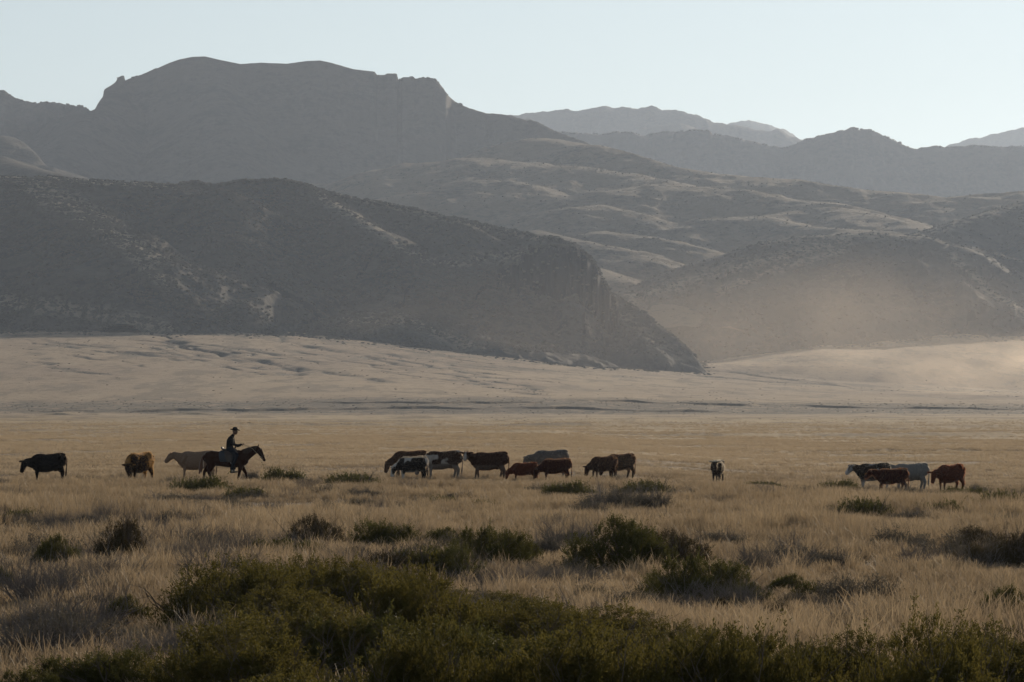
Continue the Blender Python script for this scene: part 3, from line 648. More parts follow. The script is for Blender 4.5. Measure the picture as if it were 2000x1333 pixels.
# ------------------------------------------------------------------ rider
def rider():
    skinm = plain_mat('weathered_skin', (.12, .065, .045), .6, .3)
    jac = plain_mat('dark_jacket_cloth', (.010, .009, .010), .9, .1, .3, 12)
    jean = plain_mat('dark_denim', (.012, .015, .022), .9, .1)
    felt = plain_mat('hat_felt', (.014, .012, .011), .9, .1)
    boot = plain_mat('boot_leather', (.03, .022, .017), .5, .4)
    HP = Vector((.08, 0, 1.50)); SH = Vector((.15, 0, 1.93)); HC = Vector((.27, 0, 2.16))
    ARM = {-1: [(.15, -.19, 1.90), (.20, -.26, 1.64), (.42, -.20, 1.60), (.57, -.10, 1.645)], 1: [(.15, .19, 1.90), (.20, .26, 1.64), (.36, .22, 1.56), (.50, .12, 1.60)]}
    LEG = {s: [(.08, s*.13, 1.46), (.38, s*.34, 1.20), (.22, s*.38, .80), (.16, s*.36, .66)] for s in (-1, 1)}
    bm = bmesh.new()
    tube(bm, [HP-Vector((0, 0, .05)), (.07, 0, 1.65), (.10, 0, 1.80), SH-Vector((0, 0, .02))], [(.16, .11), (.14, .10), (.16, .11), (.15, .08)], n=16)
    tube(bm, [SH, (.20, 0, 2.02), (.235, 0, 2.08)], [.065, .055, .055])
    tube(bm, [HC+Vector((-.03, 0, .08)), HC, HC+Vector((.035, 0, -.07)), HC+Vector((.05, 0, -.105))], [(.07, .085), (.078, .098), (.062, .075), (.035, .04)], n=16)
    tube(bm, [HC+Vector((.085, 0, .015)), HC+Vector((.115, 0, -.02))], [.014, .018], n=8)          # nose
    tube(bm, [HC+Vector((.09, -.022, -.058)), HC+Vector((.09, .022, -.058))], [.012, .012], n=6)    # mouth
    for s in (-1, 1):
        tube(bm, [HC+Vector((.075, s*.032, .028)), HC+Vector((.085, s*.03, .022))], [.012, .012], n=6)   # brow, eye
        tube(bm, [HC+Vector((-.005, s*.078, .02)), HC+Vector((-.01, s*.085, -.03))], [(.012, .022), (.010, .016)], n=6)  # ear
        tube(bm, ARM[s], [.05, .042, .034, .024], n=10)
        tube(bm, LEG[s], [.09, .065, .05, .04], n=10)
        w = Vector(ARM[s][3]); f = (w-Vector(ARM[s][2])).normalized()
        palm = w+f*.045
        tube(bm, [w, palm, palm+f*.03], [(.028, .02), (.038, .019), (.036, .018)], n=10)
        for k, (ln, off) in enumerate(((.040, -.027), (.045, -.009), (.042, .009), (.034, .027))):
            b = palm+f*.03+Vector((0, off, 0))
            tube(bm, [b, b+f*ln*.7+Vector((0, 0, -.008)), b+f*ln*.6+Vector((0, 0, -.034)), b+f*ln*.1+Vector((0, 0, -.040))], [.0092, .009, .0085, .008], n=6)
        th = w+f*.02+Vector((0, -s*.03, .005))
        tube(bm, [th, th+f*.03+Vector((0, -s*.012, .004)), th+f*.052+Vector((0, -s*.002, -.012))], [.011, .010, .009], n=6)
    root = link('person', skin('person', bm, .0095, 2), skinm)
    root.location = (HX, HD, HZG); root.rotation_euler = (0, 0, R(-3))
    tag(root, 'person in dark jacket and wide brimmed hat riding the horse and holding the reins', 'person')
    bm = bmesh.new()
    tube(bm, [HP-Vector((.03, 0, .10)), HP-Vector((.02, 0, 0)), (.055, 0, 1.62), (.075, 0, 1.78), (.11, 0, 1.88), (.15, 0, 1.96)], [(.20, .16), (.19, .15), (.175, .14), (.19, .145), (.185, .12), (.10, .08)], n=18)
    for s in (-1, 1):
        A = ARM[s]; tube(bm, [(.13, s*.13, 1.90), A[0], A[1], A[2], Vector(A[2]).lerp(Vector(A[3]), .85)], [.07, .072, .062, .05, .042], n=12)
    tube(bm, [(.16, 0, 1.96), (.20, 0, 2.02)], [.078, .07])
    link('jacket', skin('jacket', bm, .014, 4), jac, root)
    bm = bmesh.new()
    tube(bm, [(.04, 0, 1.40), (.06, 0, 1.52)], [(.19, .15), (.17, .13)], n=14)
    for s in (-1, 1):
        L_ = LEG[s]; tube(bm, [(.06, s*.10, 1.45), (.24, s*.27, 1.34), L_[1], (.30, s*.37, 1.0), L_[2], (.18, s*.37, .64)], [.125, .115, .09, .075, .072, .075], n=12)
    link('jeans', skin('jeans', bm, .015, 4), jean, root)
    for s in (-1, 1):
        bm = bmesh.new()
        tube(bm, [(.19, s*.37, .74), (.17, s*.365, .58), (.18, s*.36, .53)], [.062, .055, .052], n=10)
        tube(bm, [(.13, s*.36, .52), (.22, s*.36, .51), (.34, s*.37, .515)], [(.04, .045), (.045, .04), (.03, .025)], n=10)
        link('boot', skin('boot', bm, .012, 2), boot, root)
    bm = bmesh.new(); tilt = Matrix.Rotation(R(6), 3, 'Y')
    prof = [(.0, .165), (.045, .168), (.075, .155), (.088, .11), (.094, .05), (.10, .038), (.15, .036), (.185, .046), (.187, .038), (.15, .026), (.09, .022), (.0, .03)]
    n = 28; rings = []
    for r, z in prof:
        rg = []
        for k in range(n):
            a = 2*math.pi*k/n; dent = -.025*math.exp(-(math.sin(a)*r/.03)**2)*(1 if z > .14 else 0)
            curl = .045*abs(math.sin(a))**2*max(0, r-.10)/.087
            rg.append(bm.verts.new(HC + Vector((.0, 0, .045)) + tilt@Vector((r*math.cos(a)*1.12, r*math.sin(a), z+dent+curl-.02))))
        rings.append(rg)
    for A, B in zip(rings[:-1], rings[1:]):
        for k in range(n): bm.faces.new((A[k], A[(k+1) % n], B[(k+1) % n], B[k]))
    bmesh.ops.remove_doubles(bm, verts=bm.verts[:], dist=.0005); bmesh.ops.recalc_face_normals(bm, faces=bm.faces[:])
    hm = bpy.data.meshes.new('hat'); bm.to_mesh(hm); bm.free()
    hm.polygons.foreach_set('use_smooth', np.ones(len(hm.polygons), bool))
    link('hat', hm, felt, root)
rider()

# ------------------------------------------------------------------ shrubs
M_LEAF_OLIVE = leaf_mat('leaf_olive', (.034, .034, .010), (.120, .100, .026), .5)
M_LEAF_GREEN = leaf_mat('leaf_green', (.038, .043, .013), (.105, .096, .027), .4)
M_LEAF_DARK = leaf_mat('leaf_dark', (.036, .034, .016), (.085, .062, .028), .3)
M_LEAF_GREY = leaf_mat('leaf_grey', (.085, .078, .060), (.13, .11, .085), .25)
M_TWIG = plain_mat('twig_bark', (.11, .088, .072), .9, .1, .35, 9)
M_TWIG_GREY = plain_mat('dead_twig', (.17, .145, .13), .9, .1, .35, 9)

def foliage(seed, rx, ry, h, n_spray, n_leaf, ll=.045, lw=.012, clumps=14, spray=.16, lift=1.0):
    """thousands of small pointed leaves on upright sprays gathered in uneven clumps"""
    rs = np.random.RandomState(seed)
    clumps = int(clumps*2.0); ca = rs.uniform(0, 2*np.pi, clumps); cr = np.sqrt(rs.uniform(0, 1, clumps))*.84
    cx, cy = np.cos(ca)*cr*rx, np.sin(ca)*cr*ry
    ch = h*(1-.50*cr**2)*rs.uniform(.50, 1.08, clumps); cw = rs.uniform(.12, .29, clumps)*min(rx, ry)*1.05
    k = rs.randint(0, clumps, n_spray)
    u = unit(rs.normal(size=(n_spray, 3))); u[:, 2] = np.abs(u[:, 2])*1.0-.25
    rad = rs.uniform(.35, 1.0, n_spray)**.5
    base = np.stack([cx[k], cy[k], ch[k]-cw[k]*1.1], 1) + u*np.stack([cw[k], cw[k], cw[k]*1.1], 1)*rad[:, None]
    skirt = rs.rand(n_spray) < .38; base[skirt, 2] *= rs.uniform(.25, .95, skirt.sum())
    base[:, 2] = np.maximum(base[:, 2], .03+.1*rs.rand(n_spray)*h)
    dr = unit(u*np.array([.8, .8, .3])+np.array([0, 0, .9*lift])+rs.normal(size=(n_spray, 3))*.22)
    L = spray*rs.uniform(.5, 1.5, n_spray)*np.where(rs.rand(n_spray) < .06, 1.9, 1)
    t = rs.uniform(0, 1, (n_spray, n_leaf))
    pos = base[:, None]+dr[:, None]*(t*L[:, None])[..., None]+rs.normal(size=(n_spray, n_leaf, 3))*.010
    ld = unit(dr[:, None]*.9+unit(rs.normal(size=(n_spray, n_leaf, 3)))*.85)
    sd = unit(np.cross(ld, rs.normal(size=ld.shape)))
    l = ll*rs.uniform(.6, 1.3, t.shape)[..., None]; w = lw*rs.uniform(.7, 1.3, t.shape)[..., None]
    v = np.stack([pos-sd*w*.5, pos+ld*l*.55-sd*w*.0+sd*w*.5, pos+ld*l, pos+ld*l*.45-sd*w*.6], 2).reshape(-1, 3)
    q = np.arange(len(v)).reshape(-1, 4)
    sh = np.repeat(np.clip(rs.uniform(0, 1, n_spray), 0, 1), n_leaf*4)
    return mesh_np('foliage', v, q, None, False, {'shade': sh})
def twigs(seed, rx, ry, h, n, depth=3, r0=.019, spread=.8):
    rnd = random.Random(seed); V, Q = [], []
    def seg(a, b, ra, rb):
        d = (b-a).normalized(); s = d.cross(Vector((.3, .9, .2))).normalized(); u = d.cross(s); i = len(V)
        for c, r in ((a, ra), (b, rb)):
            for k in range(3): V.append(c+s*(r*math.cos(2.094*k))+u*(r*math.sin(2.094*k)))
        for k in range(3): Q.append((i+k, i+(k+1) % 3, i+3+(k+1) % 3, i+3+k))
    def grow(p, d, L, r, dep):
        for k in range(3):
            d2 = (d+Vector((rnd.gauss(0, .22), rnd.gauss(0, .22), rnd.gauss(.05, .15)))).normalized(); q = p+d2*L/3
            if q.z < .01: q.z = .01
            seg(p, q, r, r*.8); p, d, r = q, d2, r*.8
            if dep > 0 and rnd.random() < .85:
                grow(p, (d+Vector((rnd.gauss(0, .6), rnd.gauss(0, .6), rnd.gauss(.1, .35)))).normalized(), L*.62, r*.75, dep-1)
    for k in range(n):
        a = rnd.uniform(0, 6.283); q = rnd.random()**.5
        d = Vector((math.cos(a)*q*rx*spread, math.sin(a)*q*ry*spread, h*rnd.uniform(.5, 1))).normalized()
        grow(Vector((math.cos(a)*q*rx*.35, math.sin(a)*q*ry*.35, 0)), d, math.hypot(q*rx*spread, h)*.62, r0*rnd.uniform(.6, 1.2), depth)
    return mesh_np('stems', np.array([tuple(v) for v in V]), np.array(Q), None, False)

SIZE = {}
PROTO = {}   # kind: (foliage mesh or None, stems mesh)
def proto(kind, fol, fm, st, sm):
    if fol is not None: fol.materials.append(fm)
    if st is not None: st.materials.append(sm)
    zz = co_np(fol if fol is not None else st); PROTO[kind] = (fol, st)
    SIZE[kind] = (np.percentile(np.abs(zz[:, 0]), 95), np.percentile(zz[:, 2], 96) if not kind.startswith('dead') else np.percentile(co_np(st)[:, 2], 90))
for i in range(3):
    proto('olive%d' % i, foliage(100+i, 1.0, .9, .92, 1900, 30, .034, .010, 22, .115), M_LEAF_OLIVE, twigs(200+i, .9, .8, .75, 16), M_TWIG)
    proto('green%d' % i, foliage(110+i, 1.0, .9, .85, 1800, 28, .034, .0105, 19, .11), M_LEAF_GREEN, twigs(210+i, .95, .9, .7, 16), M_TWIG)
for i in range(2):
    proto('dark%d' % i, foliage(120+i, 1.0, .9, .85, 1200, 24, .036, .011, 14, .12), M_LEAF_DARK, twigs(220+i, 1.05, .95, .85, 26), M_TWIG)
    proto('low%d' % i, foliage(130+i, 1.0, .8, .42, 650, 18, .055, .015, 14, .13), M_LEAF_GREEN, twigs(230+i, .9, .8, .35, 12), M_TWIG)
    proto('grey%d' % i, foliage(140+i, 1.0, .8, .50, 520, 18, .055, .012, 12, .2), M_LEAF_GREY, twigs(240+i, 1.0, .9, .55, 26), M_TWIG_GREY)
    proto('dead%d' % i, foliage(150+i, 1.0, .8, .6, 260, 16, .05, .012, 8, .18), M_LEAF_GREY, twigs(250+i, 1.05, .95, .85, 46, 3, .020), M_TWIG_GREY)

def row_d(px, py):
    """distance on the near ground seen at photograph position px, py"""
    d = CH*F/max(py-HZ, 5)
    for _ in range(12): d = (CH-gz((px-1000)/F*d, d))*F/(py-HZ)
    return d
srnd = random.Random(11)
SHRUB_SPOTS = []
def shrub(kind, px, py, wpx, hpx, label, group, sink=.04):
    hpx *= 1.12 if group != 'shrubs of the foreground thicket' else 1.0; d = row_d(px, py); x = (px-1000)/F*d; m = d/F
    fol, st = PROTO[kind]; r = empty('shrub', (x, d, gz(x, d)-sink), srnd.uniform(0, 6.28))
    w = wpx*m/2/SIZE[kind][0]; r.scale = (w, w, hpx*m/SIZE[kind][1]+.03)
    r.rotation_euler[2] = srnd.choice((0, 3.14159)) + srnd.uniform(-.35, .35)
    if fol: link('foliage', fol, None, r)
    if st: link('stems', st, None, r)
    tag(r, label, 'shrub', group); SHRUB_SPOTS.append((x, d, w)); return r
FAR = 'low shrubs in the grass near the cattle'; MIDG = 'shrubs scattered through the tall grass'
SH = [
 ('low0', 394, 963, 108, 24, 'low bright green shrub in the grass just below the horse', FAR), ('low1', 485, 975, 80, 18, 'flat grey green shrub below right of the horse', FAR),
 ('low0', 552, 946, 78, 24, 'small dark shrub right of the horse and rider', FAR), ('grey0', 488, 941, 34, 16, 'tiny grey shrub at the forefeet of the horse', FAR),
 ('low1', 690, 951, 96, 20, 'long low green shrub left of the middle group of cattle', FAR), ('grey1', 705, 973, 80, 14, 'faint grey shrub just below the long low green one', FAR),
 ('low1', 868, 990, 66, 19, 'small green shrub under the patched cow', FAR), ('low0', 950, 998, 62, 17, 'small green shrub under the white faced cow', FAR),
 ('grey0', 330, 983, 120, 14, 'faint grey weedy shrub low in the grass left of the bright green shrub', FAR),
 ('low0', 1110, 969, 92, 22, 'green shrub right below the dark red young cow', FAR), ('low1', 1265, 970, 90, 24, 'green shrub below the tall dark brown cow', FAR),
 ('grey1', 1330, 974, 90, 14, 'greyish shrub trailing right of the one under the brown cow', FAR), ('grey0', 1190, 1000, 110, 36, 'dull brown grey shrub in the open grass, left of its twin', FAR),
 ('grey1', 1265, 1003, 90, 34, 'dull brown grey shrub in the open grass, right of its twin', FAR), ('low1', 1490, 953, 70, 10, 'thin low shrub right of the cow facing the viewer', FAR),
 ('low0', 1640, 961, 76, 18, 'green shrub left of the white faced black cow', FAR), ('dark1', 1655, 977, 44, 16, 'little dark shrub under the white faced black cow', FAR),
 ('low1', 1690, 1013, 100, 30, 'dark green shrub in the grass below the right hand group', FAR), ('grey0', 1620, 1010, 60, 16, 'faint shrub at the left of the dark green one', FAR),
 ('grey1', 1760, 972, 90, 16, 'grey shrub at the feet of the grey white cow', FAR), ('low0', 1872, 972, 76, 16, 'low shrub at the feet of the far right cow', FAR),
 ('low0', 1840, 1008, 110, 22, 'long green shrub below the far right cow', FAR), ('low1', 1960, 998, 90, 30, 'green shrub at the right edge below the plain', FAR),
 ('grey0', 1970, 1022, 70, 14, 'faint grey shrub at the right edge under the green one', FAR), ('grey1', 1450, 1000, 70, 12, 'faint shrub alone in the pale grass right of the brown grey pair', FAR),
 ('grey0', 1740, 1052, 60, 22, 'small greyish shrub in the open grass on the right', FAR), ('low1', 40, 1024, 82, 22, 'dark shrub at the left edge in the paler grass', FAR),
 ('dead0', 135, 1062, 110, 42, 'twiggy brown shrub left of the dark rounded one', MIDG), ('dark0', 232, 1108, 96, 74, 'dark rounded shrub standing in grass on the left', MIDG),
 ('green0', 108, 1118, 86, 56, 'small green shrub in the grass near the left edge', MIDG), ('dead1', 215, 1150, 120, 60, 'tangle of dark dead twigs below the dark rounded shrub', MIDG),
 ('dead0', 40, 1170, 120, 48, 'grey twiggy bush at the left edge', MIDG), ('green1', 5, 1168, 40, 46, 'piece of green shrub cut by the left edge', MIDG),
 ('green1', 155, 1152, 44, 26, 'tiny green shrub above the grass on the left', MIDG),
 ('dead1', 480, 1100, 110, 56, 'dry brown weed bush left of the grey twig dome', MIDG), ('dead0', 390, 1115, 110, 52, 'dry brown weed bush right of the dark rounded shrub', MIDG),
 ('dead1', 560, 1085, 80, 40, 'grey twigs at the left foot of the grey twig dome', MIDG), ('dark1', 612, 1080, 110, 56, 'dome of grey twigs with a dark leafy top', MIDG),
 ('green2', 742, 1077, 110, 46, 'green shrub right of the grey twig dome', MIDG), ('green0', 866, 1072, 88, 32, 'low pale green shrub in the middle grass', MIDG),
 ('green1', 962, 1112, 140, 64, 'dark green shrub in the middle of the field', MIDG), ('dark0', 780, 1142, 150, 50, 'grey twiggy shrub before the foreground thicket', MIDG),
 ('green2', 860, 1140, 150, 58, 'broad green shrub touching the dark green middle one', MIDG), ('dead0', 930, 1160, 120, 46, 'grey twig litter under the dark green middle shrub', MIDG),
 ('green0', 1215, 1122, 190, 84, 'biggest green shrub in the mid field, left half', MIDG), ('dark1', 1310, 1118, 150, 62, 'dark shrub joined to the right of the biggest green one', MIDG),
 ('dead1', 1090, 1150, 150, 40, 'dead branches in the grass left below the biggest green shrub', MIDG), ('grey0', 1060, 1085, 70, 30, 'grey shrub between the two green mid field shrubs', MIDG),
 ('green1', 1370, 1180, 170, 72, 'bright green shrub in front of the biggest one', MIDG), ('green2', 1300, 1172, 100, 40, 'green shrub at the left foot of the bright green one', MIDG),
 ('dead0', 1390, 1205, 150, 60, 'dead dark twigs hanging below the bright green shrub', MIDG), ('dead1', 1470, 1130, 90, 60, 'bare grey weed bush right of the biggest green shrub', MIDG),
 ('grey1', 1540, 1100, 120, 26, 'pale grey shrub strip right of the bare weed bush', MIDG), ('grey0', 1625, 1112, 110, 28, 'pale grey shrub at the end of the strip', MIDG),
 ('green0', 1545, 1160, 90, 30, 'small green shrub right of the bright green one', MIDG), ('green1', 1580, 1175, 60, 28, 'tiny green shrub beside another small green one', MIDG), ('green2', 1640, 1178, 44, 20, 'lone tiny green shrub in the right hand grass', MIDG),
 ('dark0', 1512, 1228, 74, 42, 'small dark dome shaped shrub in the grass', MIDG), ('dark1', 1905, 1085, 120, 44, 'dark olive shrub near the right edge', MIDG),
 ('dark0', 1975, 1110, 110, 56, 'dark shrub cut by the right edge', MIDG), ('dark1', 1905, 1115, 90, 40, 'lower dark shrub in front of the olive one', MIDG),
 ('dark0', 1780, 1212, 110, 34, 'dark low shrub at the left end of the right hand row', MIDG), ('dark1', 1870, 1215, 120, 38, 'dark low shrub in the middle of the right hand row', MIDG),
 ('green0', 1965, 1232, 130, 66, 'green shrub at the right edge ending the right hand row', MIDG), ('dark0', 1975, 1275, 110, 40, 'dark shrub below the green one at the right edge', MIDG),
 ('grey1', 1690, 1245, 150, 40, 'grey weedy shrub above the right part of the thicket', MIDG), ('green1', 1700, 1228, 60, 24, 'tiny shrub over the grey weedy one', MIDG),
 ('green0', 245, 1222, 90, 46, 'green shrub at the left end of the thicket', MIDG), ('green2', 215, 1360, 230, 70, 'bright green shrub at the lower left corner', MIDG),
 ('dead1', 300, 1300, 170, 60, 'dark twigs at the lower left under the thicket', MIDG), ('dead0', 405, 1330, 150, 110, 'pale bare branches standing before the thicket on the left', MIDG),
 ('green1', 60, 1372, 120, 50, 'green shrub cut by the bottom edge at the far left', MIDG)]
for a in SH: shrub(*a)
EXTRA = [(75, 1052, 60, 22, 'dark0', 'small dark tuft of brush at the left below the edge shrub'), (165, 1040, 80, 26, 'dark1', 'dark brush patch left above the rounded shrub'), (300, 1060, 90, 24, 'grey0', 'grey brush patch right above the rounded shrub'),
 (430, 1072, 110, 36, 'dead0', 'brown dead brush in the middle left grass'), (345, 1108, 130, 46, 'dead1', 'brown dead brush between rounded shrub and thicket'), (560, 1104, 150, 40, 'green1', 'green brush behind the top of the thicket'),
 (690, 1112, 110, 34, 'dark1', 'dark brush behind the thicket, under the pair of green shrubs'), (1020, 1108, 60, 40, 'green2', 'rounded green bush at the right end of the middle cluster'), (1120, 1062, 60, 20, 'grey1', 'faint grey brush above the biggest shrub'),
 (1150, 1008, 70, 22, 'grey1', 'grey brush left of the brown grey pair'), (1580, 972, 50, 12, 'grey0', 'faint brush in the pale grass left of the right hand group'), (1520, 1120, 120, 34, 'dead0', 'dry bare brush behind the pale strip'),
 (1410, 1066, 90, 22, 'grey0', 'faint brush over the biggest shrub at its right'), (1905, 972, 50, 14, 'low0', 'small shrub right of the far right cow'), (1780, 1020, 80, 18, 'grey1', 'grey brush patch between two low green shrubs'),
 (1590, 1196, 70, 22, 'grey1', 'faint brush above the small dark dome'), (1460, 1190, 90, 40, 'green0', 'green bush at the right foot of the bright green shrub'), (1430, 1210, 80, 36, 'dark0', 'dark bush low on the right of the bright green shrub'),
 (1160, 1178, 70, 24, 'green1', 'small green bush over the dip of the thicket'), (130, 1232, 130, 50, 'dead1', 'dark dead brush in grass on the lower left'), (60, 1240, 90, 44, 'grey0', 'grey weeds at the lower left edge'), (190, 1205, 90, 40, 'grey1', 'grey weeds beside the left end of the thicket'),
 (820, 1092, 80, 22, 'green0', 'flat green bush in front of the pale green one'), (1740, 1190, 50, 18, 'dark1', 'tiny dark bush starting the right hand row'), (1930, 1190, 90, 30, 'dark0', 'dark bush behind the right end of the row')]
for px, py, w, h, k, lb in EXTRA: shrub(k, px, py, w, h, lb, MIDG)
# the thicket across the foreground: skyline of the mass in the photograph, filled with individual shrubs
TX = [260, 330, 400, 450, 500, 560, 600, 700, 800, 880, 950, 1020, 1080, 1150, 1200, 1260, 1350, 1450, 1520, 1650, 1750, 1850, 1930, 2010, 2100]
TY = [1185, 1160, 1140, 1112, 1100, 1108, 1112, 1125, 1132, 1145, 1165, 1190, 1192, 1200, 1204, 1225, 1245, 1262, 1262, 1250, 1238, 1240, 1262, 1285, 1290]
LEFT_B = [(1190, 330), (1250, 330), (1300, 420), (1400, 430), (1560, 430)]
placed = []
for py in (1200, 1222, 1246, 1274, 1306, 1342, 1384, 1432, 1490, 1560):
    d = CH*F/(py-HZ); wpx = 1.95*F/d*srnd.uniform(.95, 1.05); px = 240+srnd.uniform(0, 80)
    while px < 2060:
        lx = np.interp(py, [b[0] for b in LEFT_B], [b[1] for b in LEFT_B])
        hm = srnd.choice((.52, .62, .74, .86, .98))*srnd.uniform(.93, 1.07); hpx = hm*F/d
        top = np.interp(px, TX, TY)
        if srnd.random() < .10: pass
        elif px > lx and py-hpx > top-10 and py > top+30:
            placed.append((px, py+srnd.uniform(-8, 8), wpx*srnd.uniform(.72, 1.15), hpx, py))
        elif px > lx and py-hpx*.62 > top-6 and py > top+30:
            placed.append((px, py, wpx*.9, (py-top)*.95, py))
        px += wpx*srnd.uniform(.56, .90)
ORD = ['first', 'second', 'third', 'fourth', 'fifth', 'sixth', 'seventh', 'eighth', 'ninth', 'tenth', 'eleventh', 'twelfth', 'thirteenth', 'fourteenth', 'fifteenth']
for i, (px, py, w, h, rw) in enumerate(placed):
    same = sorted(p[0] for p in placed if p[4] == rw); rows_ = sorted({p[4] for p in placed})
    k = 'olive%d' % srnd.randrange(3) if srnd.random() < .88 else 'green%d' % srnd.randrange(3)
    shrub(k, px, py, w, h, '%s shrub in foreground thicket, %s from left in its %s row from the back' % ('olive' if k[0] == 'o' else 'green', ORD[same.index(px)], ORD[rows_.index(rw)]), 'shrubs of the foreground thicket', .06)

# ------------------------------------------------------------------ scattering (one object of points carrying instances)
hidden = bpy.data.collections.new('scatter_sources')
def scatter(name, pts, rot, scl, idx, sources, label):
    """sources: list of meshes; they live in a collection that is not part of the scene"""
    col = bpy.data.collections.new(name+'_sources')
    for i, m in enumerate(sources):
        o = bpy.data.objects.new('%s_%02d' % (name, i), m); col.objects.link(o)
    me = bpy.data.meshes.new(name); me.vertices.add(len(pts)); me.vertices.foreach_set('co', np.ascontiguousarray(pts, np.float32).ravel())
    a = me.attributes.new('rot', 'FLOAT_VECTOR', 'POINT'); a.data.foreach_set('vector', np.ascontiguousarray(rot, np.float32).ravel())
    a = me.attributes.new('scl', 'FLOAT_VECTOR', 'POINT'); a.data.foreach_set('vector', np.ascontiguousarray(scl, np.float32).ravel())
    a = me.attributes.new('pick', 'INT', 'POINT'); a.data.foreach_set('value', np.ascontiguousarray(idx, np.int32))
    o = bpy.data.objects.new(name, me); C.objects.link(o)
    g = bpy.data.node_groups.new(name, 'GeometryNodeTree')
    g.interface.new_socket('Geometry', in_out='INPUT', socket_type='NodeSocketGeometry'); g.interface.new_socket('Geometry', in_out='OUTPUT', socket_type='NodeSocketGeometry')
    gi = g.nodes.new('NodeGroupInput'); go = g.nodes.new('NodeGroupOutput')
    ip = g.nodes.new('GeometryNodeInstanceOnPoints'); ci = g.nodes.new('GeometryNodeCollectionInfo')
    ci.inputs['Collection'].default_value = col; ci.inputs['Separate Children'].default_value = True; ci.inputs['Reset Children'].default_value = True
    def at(n, ty):
        nd = g.nodes.new('GeometryNodeInputNamedAttribute'); nd.data_type = ty; nd.inputs['Name'].default_value = n; return nd.outputs['Attribute']
    g.links.new(gi.outputs[0], ip.inputs['Points']); g.links.new(ci.outputs[0], ip.inputs['Instance'])
    ip.inputs['Pick Instance'].default_value = True
    g.links.new(at('pick', 'INT'), ip.inputs['Instance Index'])
    er = g.nodes.new('FunctionNodeEulerToRotation'); g.links.new(at('rot', 'FLOAT_VECTOR'), er.inputs[0]); g.links.new(er.outputs[0], ip.inputs['Rotation'])
    g.links.new(at('scl', 'FLOAT_VECTOR'), ip.inputs['Scale']); g.links.new(ip.outputs[0], go.inputs[0])
    md = o.modifiers.new('scatter', 'NODES'); md.node_group = g
    tag(o, label, kind='stuff'); return o

# grass
def grass_mat(name, c1, c2, trans=.45):
    t = NT(name); oi = t.n('ShaderNodeObjectInfo').outputs['Random']
    p = t.n('ShaderNodeNewGeometry').outputs['Position']
    n = t.noise(t.mapping(p, (.22, .12, .22)), 1, 4)
    f = t.math('ADD', t.math('MULTIPLY', t.ramp(n, .35, .65), .55), t.math('MULTIPLY', oi, .45))
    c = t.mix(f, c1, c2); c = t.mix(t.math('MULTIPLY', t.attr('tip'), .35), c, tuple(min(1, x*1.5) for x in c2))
    d = t.bsdf(c, .6, .25); tr = t.n('ShaderNodeBsdfTranslucent'); t.set(tr.inputs[0], c)
    mx = t.n('ShaderNodeMixShader'); mx.inputs[0].default_value = trans
    t.t.links.new(d, mx.inputs[1]); t.t.links.new(tr.outputs[0], mx.inputs[2]); return t.done(mx.outputs[0])
M_GRASS = grass_mat('dry_grass', (.14, .102, .066), (.34, .26, .165))
M_GRASS_FAR = grass_mat('short_dry_grass', (.27, .21, .14), (.40, .315, .215), .5)
def tuft(seed, n, h, w, spread, curl, head=.25, mat=None):
    rs = np.random.RandomState(seed); V, Q, T = [], [], []
    for k in range(n):
        a = rs.uniform(0, 6.283); r = spread*rs.rand()**.7; p = np.array([math.cos(a)*r, math.sin(a)*r, 0.])
        hh = h*rs.uniform(.45, 1.1); ln = rs.normal(size=2)*curl + np.array([.10, .0])
        th = rs.uniform(0, 3.14); sd_ = np.array([math.cos(th), math.sin(th), 0]); i = len(V); hd = rs.rand() < head
        for s, z in enumerate((0, .4, .75, 1.0)):
            c = p+np.array([ln[0]*z*z*hh, ln[1]*z*z*hh, z*hh])
            ww = w*(1, .8, .55, .15)[s]
            if hd: ww = w*(.5, .4, 1.1, .5)[s]
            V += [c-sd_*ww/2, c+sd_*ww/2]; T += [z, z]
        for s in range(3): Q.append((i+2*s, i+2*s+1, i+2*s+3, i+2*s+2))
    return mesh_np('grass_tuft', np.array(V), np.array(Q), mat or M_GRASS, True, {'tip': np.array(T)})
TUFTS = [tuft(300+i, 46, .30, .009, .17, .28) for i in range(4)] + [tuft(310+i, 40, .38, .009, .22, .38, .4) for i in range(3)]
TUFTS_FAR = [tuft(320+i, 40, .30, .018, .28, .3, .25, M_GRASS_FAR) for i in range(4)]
def band(d0, d1, dens, rs):
    n = int(.31*(d1*d1-d0*d0)/2*dens)
    y = np.sqrt(rs.uniform(d0*d0, d1*d1, n)); x = rs.uniform(-.155, .155, n)*y; return x, y
rs = np.random.RandomState(5); bx_, by_ = [], []
for d0, d1, dens in ((37, 75, 20), (75, 120, 15), (120, 240, 9)):
    x, y = band(d0, d1, dens, rs); bx_.append(x); by_.append(y)
x = np.concatenate(bx_); y = np.concatenate(by_)
cover = fbm(x/3.0, y/4.5, 4, 70)
keep = rs.rand(len(x)) < np.clip(.80+1.3*cover+1.1*fbm(x/16, y/30, 2, 71), .12, 1)*(1-.92*sstep(160, 240, y))
x, y = x[keep], y[keep]
inside = np.zeros(len(x), bool)
for sx, sy, w in SHRUB_SPOTS:
    inside |= ((x-sx)**2+(y-sy)**2) < (w*.72)**2
x, y = x[~inside], y[~inside]
def cover_(x, y): return fbm(x/1.3, y/1.8, 3, 72)
z, _ = ground_z(x, y); big = fbm(x/9, y/14, 3, 75)
h = np.clip(.90+1.1*big+.5*cover_(x, y), .40, 1.45)*rs.uniform(.65, 1.3, len(x))*(1-.60*sstep(115, 185, y))
pick = np.where(rs.rand(len(x)) < .25+.6*big, rs.randint(4, 7, len(x)), rs.randint(0, 4, len(x)))
